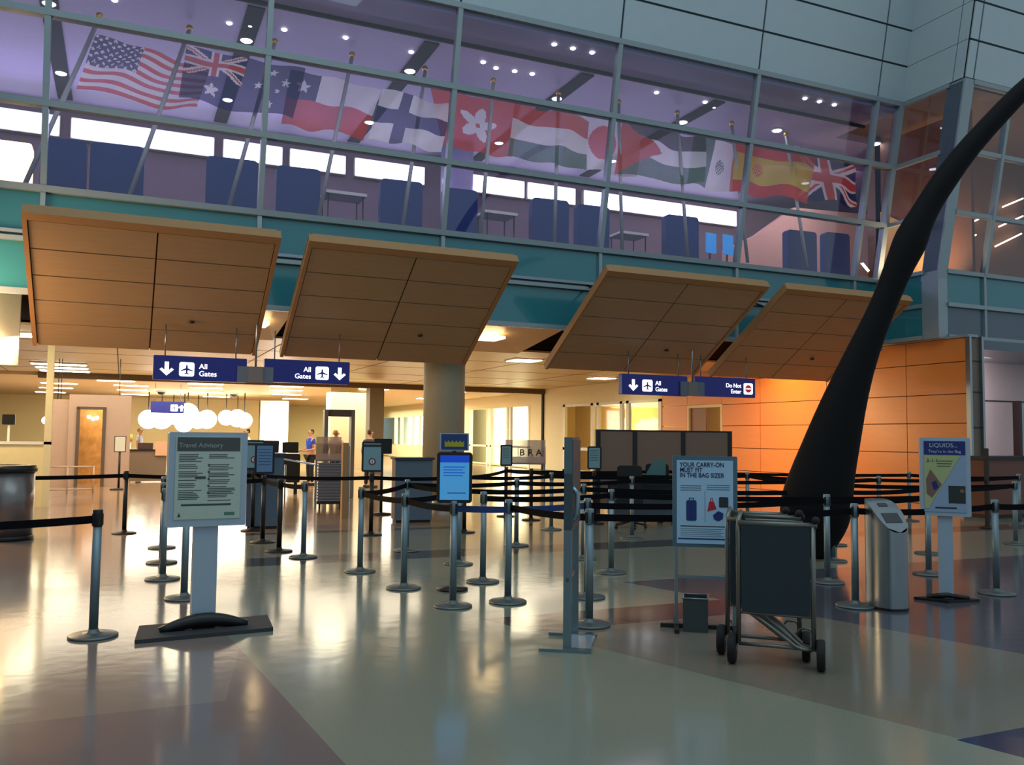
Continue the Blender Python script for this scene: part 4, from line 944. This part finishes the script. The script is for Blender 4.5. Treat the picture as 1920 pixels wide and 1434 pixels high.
# ---------------------------------------------------------------- podiums, partition, trays, detector
def podium(px, py, wpx, hpx, label, turn=0, dpt=.45):
    p = fl(px, py); s = (p - EYE).dot(F) / FPX; wd_, h = wpx * s / 2, hpx * s
    o = thing('podium', label, 'podium', (p.x, p.y, 0), bearing(p) + turn)
    MB().box(-wd_, wd_, 0, dpt, .05, h - .04).build('body', mGrey, o); MB().box(-wd_ + .02, wd_ - .02, .03, dpt - .03, 0, .05).build('plinth', mBlack, o)
    MB().box(-wd_ - .03, wd_ + .03, -.04, dpt + .03, h - .04, h).build('top', mat('dark blue laminate', (34, 50, 66), .4), o)
    MB().box(-wd_ - .004, -wd_, .02, dpt - .02, .05, h - .05).build('side_panel', mat('taupe laminate', (110, 92, 84), .5), o)
    return o, h
podium(495, 992, 66, 142, 'tall grey podium behind the pale blue sheet post')
o, h = podium(775, 980, 70, 122, 'low grey podium in front of the round column', R(10))
p = fl(716, 965)
o = thing('monitor', 'black monitor on an arm left of the low grey podium', 'screen', (p.x, p.y, 0), bearing(p) + R(30))
MB().rbox(-.2, .2, 0, .04, 1.2, 1.5, .02).build('screen', mBlack, o); MB().tube([(0, .04, 0), (0, .04, 1.35)], .03).build('pole', mBlack, o); MB().lathe([(.2, 0), (.2, .03), (.03, .05)], 20, (0, .04, 0)).build('base', mBlack, o)
# brown partition of three panels
pa, pb = fl(1120, 962), fl(1368, 958)
o = thing('room_divider', 'brown fabric room divider of three panels in front of the lit windows', 'partition', (pa.x, pa.y, 0), math.atan2(pb.y - pa.y, pb.x - pa.x))
Lp = (pb - pa).length; hp = 1.74; e = [0, .27, .635, 1]
for q in range(3):
    MB().rbox(e[q] * Lp + .03, e[q + 1] * Lp - .05, -.02, .03, .12, hp - .03, .01).build('fabric_panel', mat('taupe fabric', (128, 104, 90), .9, scale=60), o)
for q in range(4): MB().box(e[q] * Lp - .05, e[q] * Lp + .05, -.035, .04, 0, hp).build('edge_post', mBlack, o)
MB().box(0, Lp, -.03, .035, hp - .03, hp).build('top_rail', mBlack, o)
# check desk with dark chairs in front of the divider
p = fl(1215, 985)
o = thing('desk', 'dark inspection desk with a teal side screen before the brown divider', 'desk', (p.x, p.y, 0), bearing(p))
MB().box(-.75, .55, 0, .6, .72, .76).build('tabletop', mBlack, o)
for x in (-.7, .5):
    for y in (.05, .55): MB().box(x - .025, x + .025, y - .025, y + .025, 0, .72).build('leg', mBlack, o)
MB().box(-.7, .5, .5, .53, .1, .72).build('modesty_panel', mGrey, o); MB().prism([(-.12, .76), (.32, .76), (.32, 1.2), (.1, 1.16)], .3, .33).build('side_screen', mat('teal screen', (70, 112, 116), .4), o)
def office_chair(px, py, label):
    p = fl(px, py); o = thing('office_chair', label, 'chair', (p.x, p.y, 0), bearing(p), 'dark desk chairs')
    for k in range(5):
        a = 2 * math.pi * k / 5; MB().tube([(0, 0, .12), (.28 * math.cos(a), .28 * math.sin(a), .06)], .02, 6).build('base_arm', mBlack, o)
        MB().ball((.28 * math.cos(a), .28 * math.sin(a), .03), .03).build('caster', mBlack, o)
    MB().tube([(0, 0, .1), (0, 0, .45)], .03).build('gas_lift', mBlack, o); MB().rbox(-.24, .24, -.22, .24, .44, .52, .03).build('seat', mBlack, o)
    MB().rbox(-.22, .22, .2, .26, .6, 1.08, .06).build('backrest', mBlack, o); MB().tube([(0, .2, .46), (0, .28, .6), (0, .27, .8)], .02).build('back_bracket', mBlack, o)
office_chair(1180, 990, 'black desk chair at the left of the inspection desk'); office_chair(1232, 978, 'black desk chair right of centre at the inspection desk')
# clear rack, tray tables
def tray_rack(px, py, t_, wd_, label, dividers=9):
    p = ont(px, py, t_); o = thing('tray_rack', label, 'rack', (p.x, p.y, 0), bearing(p)); z = p.z
    mA = mat('pink tinted acrylic', (196, 172, 160), .2, alpha=.6)
    MB().box(-wd_, wd_, .2, .22, z, z + .5).build('back_sheet', mA, o)
    MB().box(-wd_, wd_, -.02, 0, z, z + .14).build('front_sheet', mA, o)
    for k in range(dividers): MB().box(-wd_ + 2 * wd_ * k / (dividers - 1) - .006, -wd_ + 2 * wd_ * k / (dividers - 1) + .006, 0, .2, z, z + .36).build('divider', mA, o)
    for sx in (-1, 1): MB().box(sx * wd_ * .95 - .02, sx * wd_ * .95 + .02, .05, .15, 0, z).build('leg', mSteel, o)
    MB().box(-wd_, wd_, -.02, .22, z - .03, z).build('tray', mat('tray grey', (110, 116, 130), .5), o)
    return o, z
o, z = tray_rack(984, 868, 19, .45, 'wide clear rack with letter-like cards behind the black posts', 4)
for k, ch in enumerate('BRA'): text('card_letter', ch, .2, (-.12 + .18 * k, .19, z + .16), o, mInk, bold=.004)
o, z = tray_rack(616, 862, 19, .27, 'tall pinkish acrylic rack standing over the stack of grey trays')
p = fl(612, 950)
o = thing('tray_stack', 'stack of grey screening trays on a wheeled dolly', 'trays', (p.x, p.y - .35, 0), bearing(p))
b = MB()
for k in range(13): b.rbox(-.26, .26, -.2, .2, .16 + k * .062, .16 + k * .062 + .05, .012); b.box(-.28, .28, -.22, .22, .16 + k * .062 + .045, .16 + k * .062 + .056)
b.build('trays', mat('tray grey', (110, 116, 130), .5), o); MB().box(-.28, .28, -.22, .22, .1, .15).build('dolly', mBlack, o)
for sx in (-1, 1):
    for sy in (-1, 1): MB().lathe([(.05, -.02), (.05, .02)], 14, (sx * .22, sy * .17, .05), 0, Matrix.Rotation(math.pi / 2, 4, 'Y')).build('caster', mRub, o)
p = fl(647, 972)
o = thing('panel_post', 'narrow tan upright panel right of the stack of grey trays', 'panel', (p.x, p.y, 0), bearing(p) + R(15))
MB().box(-.07, .04, -.02, .10, 0, 1.42).build('panel', mat('tan laminate', (168, 132, 88), .5), o); MB().box(.04, .06, -.02, .10, 0, 1.36).build('edge_strip', mSteel, o)
p = ont(634, 850, 22)
o = thing('metal_detector', 'grey walk-through metal detector frame before the broad cream column', 'detector', (p.x, p.y, 0), bearing(p) + R(6))
mD = mat('detector grey', (128, 128, 124), .5)
for sx in (-1, 1): MB().rbox(sx * .33 - .045, sx * .33 + .045, -.25, .25, 0, 2.2, .02).build('side_column', mD, o)
MB().rbox(-.37, .37, -.2, .2, 2.03, 2.2, .02).build('header', mat('detector header', (96, 92, 88), .5), o)
p = ont(565, 870, 21.5)
o = thing('roller_table', 'shiny steel roller table beside the officer in blue', 'table', (p.x, p.y, 0), bearing(p))
MB().slab((-.45, -.2, .95), (.42, -.3, .80), (.42, .2, .80), (-.45, .3, .95), .03).build('tabletop', mat('bright steel', (210, 215, 220), .15, .9), o)
for x in (-.38, .35):
    for y in (-.18, .18): MB().tube([(x, y, 0), (x, y, .82)], .02).build('leg', mSteel, o)
p = ont(530, 860, 23)
o = thing('xray_machine', 'black x-ray belt machine with monitors between the tall podium and the officer', 'machine', (p.x, p.y, 0), bearing(p))
MB().rbox(-.6, .45, 0, 1.2, .3, 1.05, .04).build('body', mBlack, o); MB().rbox(-.5, -.1, .1, .2, 1.08, 1.4, .02).build('monitor', mBlack, o); MB().rbox(-.02, .4, .1, .2, 1.08, 1.36, .02).build('monitor', mBlack, o)
for x in (-.5, .35):
    for y in (.1, 1.1): MB().box(x - .04, x + .04, y - .04, y + .04, 0, .3).build('leg', mBlack, o)
# wooden counter in the right niche
p = fl(1885, 972)
o = thing('counter', 'dark reddish wooden counter below the pinkish white wall at the right', 'counter', (p.x, p.y, 0), R(0))
MB().box(-.45, 1.6, 0, .7, .08, 1.20).build('body', mat('reddish wood', (110, 60, 42), .35, 0, .15, 2), o); MB().box(-.50, 1.65, -.05, .75, 1.20, 1.27).build('top', mBlack, o); MB().box(-.4, 1.55, .05, .65, 0, .08).build('plinth', mBlack, o)
p = fl(1852, 990)
o = thing('panel_post', 'thin black upright post left of the wooden counter', 'post', (p.x, p.y, 0), 0)
MB().box(-.03, .03, -.03, .03, 0, 1.45).build('post', mBlack, o); MB().lathe([(.15, 0), (.15, .02), (.03, .03)], 20).build('base', mBlack, o)
p = ony(1908, 800, 17.0)
o = thing('panel_post', 'dark upright door post at the right frame edge', 'post', (p.x, 17.0, 0), 0)
MB().box(-.06, .06, -.1, .1, 0, 2.75).build('post', mat('dark brown post', (54, 36, 36), .5), o); MB().box(.06, .10, -.1, .1, 0, 2.7).build('edge_strip', mSteel, o)

# ---------------------------------------------------------------- left side: booth, portal, bright cove
o = thing('light_wall', 'dazzling warm white light panel stepping down behind the leftmost canopy', 'light', (-4.6, 19.3, 2.9))
mGlow = mat('warm glow panel', (255, 236, 200), .6, em=9, emcol=(255, 214, 150))
MB().prism([(-2.2, .0), (2.62, .0), (2.62, .25), (2.35, .25), (2.35, .55), (2.2, .55), (2.1, 1.75), (-2.2, 1.75)], 0, .08).build('diffuser', mGlow, o)
MB().box(-2.25, 2.7, .08, .2, -.05, 1.8).build('housing', mWhite, o)
p = fl(20, 952)
o = thing('booth_wall', 'cream half-height booth wall at the left edge behind the trash can', 'counter', (p.x, p.y, 0), 0)
MB().box(-3, .62, 0, .15, 0, 1.30).build('panel', mat('cream laminate', (232, 214, 164), .5), o); MB().box(-3, .68, -.03, .18, 1.30, 1.36).build('cap', mWhite, o); MB().box(.55, .68, -.03, .18, 0, 3.8).build('post', mCream, o)
area('booth_lamp', (p.x - .6, p.y - 1.2, 3.3), (p.x, p.y, .9), 1.2, .4, 60, (1, .82, .5)).data.energy = 170
pq = ont(16, 787, 24)
o = thing('monitor', 'dark computer monitor above the cream booth wall', 'screen', (pq.x, pq.y, 0), bearing(pq) + R(-15))
MB().rbox(-.16, .16, 0, .05, pq.z - .13, pq.z + .15, .02).build('screen', mBlack, o); MB().tube([(0, .05, 0), (0, .05, pq.z)], .03).build('stand', mWhite, o); MB().lathe([(.2, 0), (.2, .03), (.03, .05)], 20, (0, .05, 0)).build('base', mWhite, o)
# portal
p = fl(185, 912); s = (p - EYE).dot(F) / FPX
o = thing('portal', 'pinkish grey metal gateway with a doorway glowing gold inside', 'doorway', (p.x, p.y, 0), bearing(p))
zt = 1.57 + (812 - 742) * s
def X_(px): return (px - 185) * s
b = MB()
b.box(X_(130), X_(147), 0, .5, 0, zt); b.box(X_(192), X_(236), 0, .5, 0, zt); b.box(X_(147), X_(192), 0, .5, 2.25, zt); b.box(X_(103), X_(130), .1, .6, 0, zt - .15)
b.build('surround', mPink, o)
b = MB(); b.box(X_(143), X_(149), -.05, .05, 0, 2.28); b.box(X_(187), X_(193), -.05, .05, 0, 2.28); b.box(X_(143), X_(193), -.05, .05, 2.22, 2.3); b.build('door_frame', mat('taupe frame', (96, 80, 70), .5), o)
MB().box(X_(147), X_(192), 1.6, 1.65, 0, 2.6).build('inner_wall', mat('golden interior', (190, 140, 76), .6, var=.6, scale=5), o)
area('portal_lamp', (p.x + .4, p.y + .95, 2.9), (p.x + .6, p.y + 1.6, 1.2), .6, .3, 30, (1, .75, .4))
for k, (px, py) in enumerate([(163, 782), (171, 786), (177, 784)]): MB().ball((X_(px), 1.3, 1.57 + (812 - py) * s), .06).build('bulb', mGlobe, o)
for k, (px, py) in enumerate([(86, 788), (95, 800), (112, 802), (107, 785), (222, 790)]):
    q = ont(px, py, 27); bl = MB().ball((0, 0, 0), .12 if k in (0, 4) else .09).build('bulb_lamp', mGlobe, None, label='small glowing bulb, %s' % ['leftmost by the gateway', 'low, second by the gateway', 'low, third by the gateway', 'high, left of the gateway', 'right of the gateway doorway'][k], category='lamp', group='glowing bulbs'); bl.location = q
    MB().tube([(0, 0, .08), (0, 0, (3.84 if q.y < 37.6 else 3.72) - q.z)], .012, 6).build('cord', mBlack, bl)
# rails and cart in front of the portal
q = fl(125, 925)
o = thing('rail_barrier', 'low chrome tube barrier left of the gateway', 'barrier', (q.x, q.y, 0), bearing(q))
for x in (-.6, 0, .6): MB().tube([(x, 0, 0), (x, 0, .7)], .02).build('post', mPink, o)
for z in (.1, .68): MB().tube([(-.6, 0, z), (.6, 0, z)], .02).build('rail', mPink, o)
q = fl(262, 905)
o = thing('desk', 'brown inspection desk with a cream front right of the gateway', 'desk', (q.x, q.y, 0), bearing(q))
MB().box(-.55, .75, 0, .5, .05, 1.0).build('body', mat('taupe desk', (120, 104, 90), .6), o); MB().box(-.6, .8, -.03, .53, 1.0, 1.05).build('top', mBlack, o); MB().box(-.1, .35, .1, .4, 1.05, 1.25).build('tray_box', mat('dark brown', (64, 44, 40), .6), o)
MB().box(.42, .85, -.06, -.02, .85, 1.3).build('notice', mat('peach notice', (216, 168, 140), .6), o)
q = fl(222, 918)
o = thing('notice_stand', 'black stand with a white notice in front of the brown desk', 'sign', (q.x, q.y, 0), bearing(q))
MB().tube([(0, .02, 0), (0, .02, 1.1)], .03).build('pole', mBlack, o); MB().lathe([(.22, 0), (.22, .03), (.03, .05)], 20).build('base', mBlack, o)
MB().rbox(-.13, .13, -.02, .0, 1.05, 1.45, .01).build('notice', mWhite, o); MB().rbox(-.15, .15, 0, .02, 1.03, 1.47, .02).build('frame', mBlack, o)
q = fl(237, 905)
o = thing('bollard', 'short white bollard with a yellow top beside the brown desk', 'bollard', (q.x, q.y, 0))
MB().lathe([(.09, 0), (.09, 1.3)], 20).build('tube', mWhite, o); MB().lathe([(.13, 1.3), (.13, 1.5), (.1, 1.52)], 20).build('cap', mat('yellow cap', (214, 190, 60), .5), o)

# ---------------------------------------------------------------- people
def person(px, t_, label, shirt, trousers, hair=(70, 48, 34), turn=0.0, height=1.75, arms='down', short=True, female=False):
    p = ont(px, 820, t_); o = thing('person', label, 'person', (p.x, p.y, 0), bearing(p) + turn)
    k = height / 1.75
    def skin(name, verts, edges, mt, lv=2):
        me = bpy.data.meshes.new(name); me.from_pydata([tuple(Vector(v[:3]) * k) for v in verts], edges, []); me.materials.append(mt)
        ob = bpy.data.objects.new(name, me); COL.objects.link(ob); ob.parent = o
        sk = ob.modifiers.new('skin', 'SKIN'); sk.use_smooth_shade = True
        for i_, v in enumerate(verts): me.skin_vertices[0].data[i_].radius = (v[3] * k, v[4] * k)
        me.skin_vertices[0].data[0].use_root = True
        su = ob.modifiers.new('sub', 'SUBSURF'); su.levels = lv; su.render_levels = lv
        return ob
    if arms == 'front': EL, HA = ((.24, .02, 1.12), (.16, -.24, 1.08))
    elif arms == 'fold': EL, HA = ((.25, -.05, 1.14), (-.02, -.22, 1.16))
    else: EL, HA = ((.25, .03, 1.12), (.26, -.06, .86))
    # body: pelvis, spine, neck, head, arms with hands, legs with feet
    V = [(0, 0, .95, .15, .10), (0, 0, 1.15, .135, .095), (0, 0, 1.36, .16, .10), (0, 0, 1.46, .07, .06), (0, -.01, 1.53, .05, .05), (0, -.015, 1.63, .078, .092), (0, -.01, 1.70, .066, .08), (0, -.115, 1.615, .014, .014)]
    E_ = [(0, 1), (1, 2), (2, 3), (3, 4), (4, 5), (5, 6), (5, 7)]
    for sx in (-1, 1):
        n0 = len(V); V += [(sx * .17, 0, 1.40, .052, .052), (sx * EL[0], EL[1], EL[2], .038, .038), (sx * HA[0] if arms != 'fold' else HA[0] * sx, HA[1], HA[2] + (.04 if sx > 0 and arms == 'fold' else 0), .025, .028)]
        E_ += [(2, n0), (n0, n0 + 1), (n0 + 1, n0 + 2)]
        hv = Vector(V[n0 + 2][:3]); d = (hv - Vector(V[n0 + 1][:3])).normalized(); q = len(V)
        V.append((*(hv + d * .07), .034, .018)); E_.append((n0 + 2, q))
        side = d.orthogonal().normalized()
        for fi in range(4): V.append((*(hv + d * (.145 - .012 * abs(fi - 1.5)) + side * (.017 * (fi - 1.5))), .009, .009)); E_.append((q, len(V) - 1))
        V.append((*(hv + d * .08 + side * .05), .010, .010)); E_.append((n0 + 2, len(V) - 1))
        n1 = len(V); V += [(sx * .09, 0, .88, .085, .085), (sx * .10, -.01, .48, .055, .055), (sx * .105, .02, .09, .036, .038), (sx * .12, -.13, .035, .04, .025)]
        E_ += [(0, n1), (n1, n1 + 1), (n1 + 1, n1 + 2), (n1 + 2, n1 + 3)]
    skin('body', V, E_, mSkin)
    sl2 = .55 if short else .96
    Vs = [(0, 0, .97, .165, .115), (0, 0, 1.15, .15, .11), (0, 0, 1.36, .178, .115), (0, 0, 1.455, .085, .075)]; Es = [(0, 1), (1, 2), (2, 3)]
    for sx in (-1, 1):
        n0 = len(Vs); a = Vector((sx * .17, 0, 1.40)); e2 = Vector((sx * EL[0], EL[1], EL[2])); Vs += [(*a, .064, .064), (*(a.lerp(e2, sl2)), .056, .056)]; Es += [(2, n0), (n0, n0 + 1)]
        if not short:
            h2 = Vector((sx * HA[0], HA[1], HA[2])); Vs.append((*(e2.lerp(h2, .85)), .036, .036)); Es.append((n0 + 1, n0 + 2))
    skin('shirt', Vs, Es, mat('cloth %d %d %d' % shirt, shirt, .85))
    Vt = [(0, 0, .96, .16, .112)]; Et = []
    for sx in (-1, 1):
        n0 = len(Vt); Vt += [(sx * .09, 0, .88, .097, .097), (sx * .10, -.01, .48, .07, .07), (sx * .105, .02, .1, .055, .058)]; Et += [(0, n0), (n0, n0 + 1), (n0 + 1, n0 + 2)]
    skin('trousers', Vt, Et, mat('cloth %d %d %d' % trousers, trousers, .85))
    Vh = [(0, .02, 1.735, .075, .075), (0, .045, 1.66, .075, .07), (0, .06, 1.58 if not female else 1.5, .05, .045)]
    skin('hair', Vh, [(0, 1), (1, 2)], mat('hair %d' % hair[0], hair, .8), 2)
    for sx in (-1, 1):
        MB().ball(Vector((sx * .032, -.103, 1.645)) * k, .012 * k).build('eye', mBlack, o); MB().ball(Vector((sx * .086, .0, 1.63)) * k, .022 * k, 0, 1.4).build('ear', mSkin, o)
        MB().rbox(sx * .12 * k - .05, sx * .12 * k + .05, -.2 * k, .07, 0, .09, .03).build('shoe', mBlack, o)
    MB().box(-.025 * k, .025 * k, -.112 * k, -.105 * k, 1.578 * k, 1.586 * k).build('mouth', mat('lips', (150, 84, 76), .6), o)
person(583, 27, 'officer in a blue short sleeved shirt and dark trousers leaning to the roller table', (40, 70, 190), (24, 26, 36), arms='front', turn=R(-60))
person(160, 29, 'person in a black sleeveless top and dark trousers with folded arms in the doorway', (20, 20, 26), (18, 18, 24), hair=(150, 110, 70), arms='fold', turn=R(20), female=True)
person(115, 28, 'person in a dark blue top seen dimly left of the gateway', (50, 52, 96), (30, 24, 26), turn=R(180))
person(262, 33, 'grey haired person in a light blue shirt sitting behind the brown desk', (186, 200, 236), (40, 44, 60), hair=(150, 140, 130), turn=R(70), arms='front')
person(463, 30, 'dark haired person in a white shirt right of the advisory board', (236, 236, 240), (40, 44, 60), hair=(40, 28, 22), turn=R(-70))
person(694, 26, 'brown haired person behind the circle-symbol sheet beside the dark column', (60, 60, 70), (30, 30, 34), turn=R(150))
person(630, 24.5, 'light haired person passing through the metal detector frame', (196, 160, 130), (60, 60, 70), hair=(150, 116, 84), turn=R(160), height=1.72)
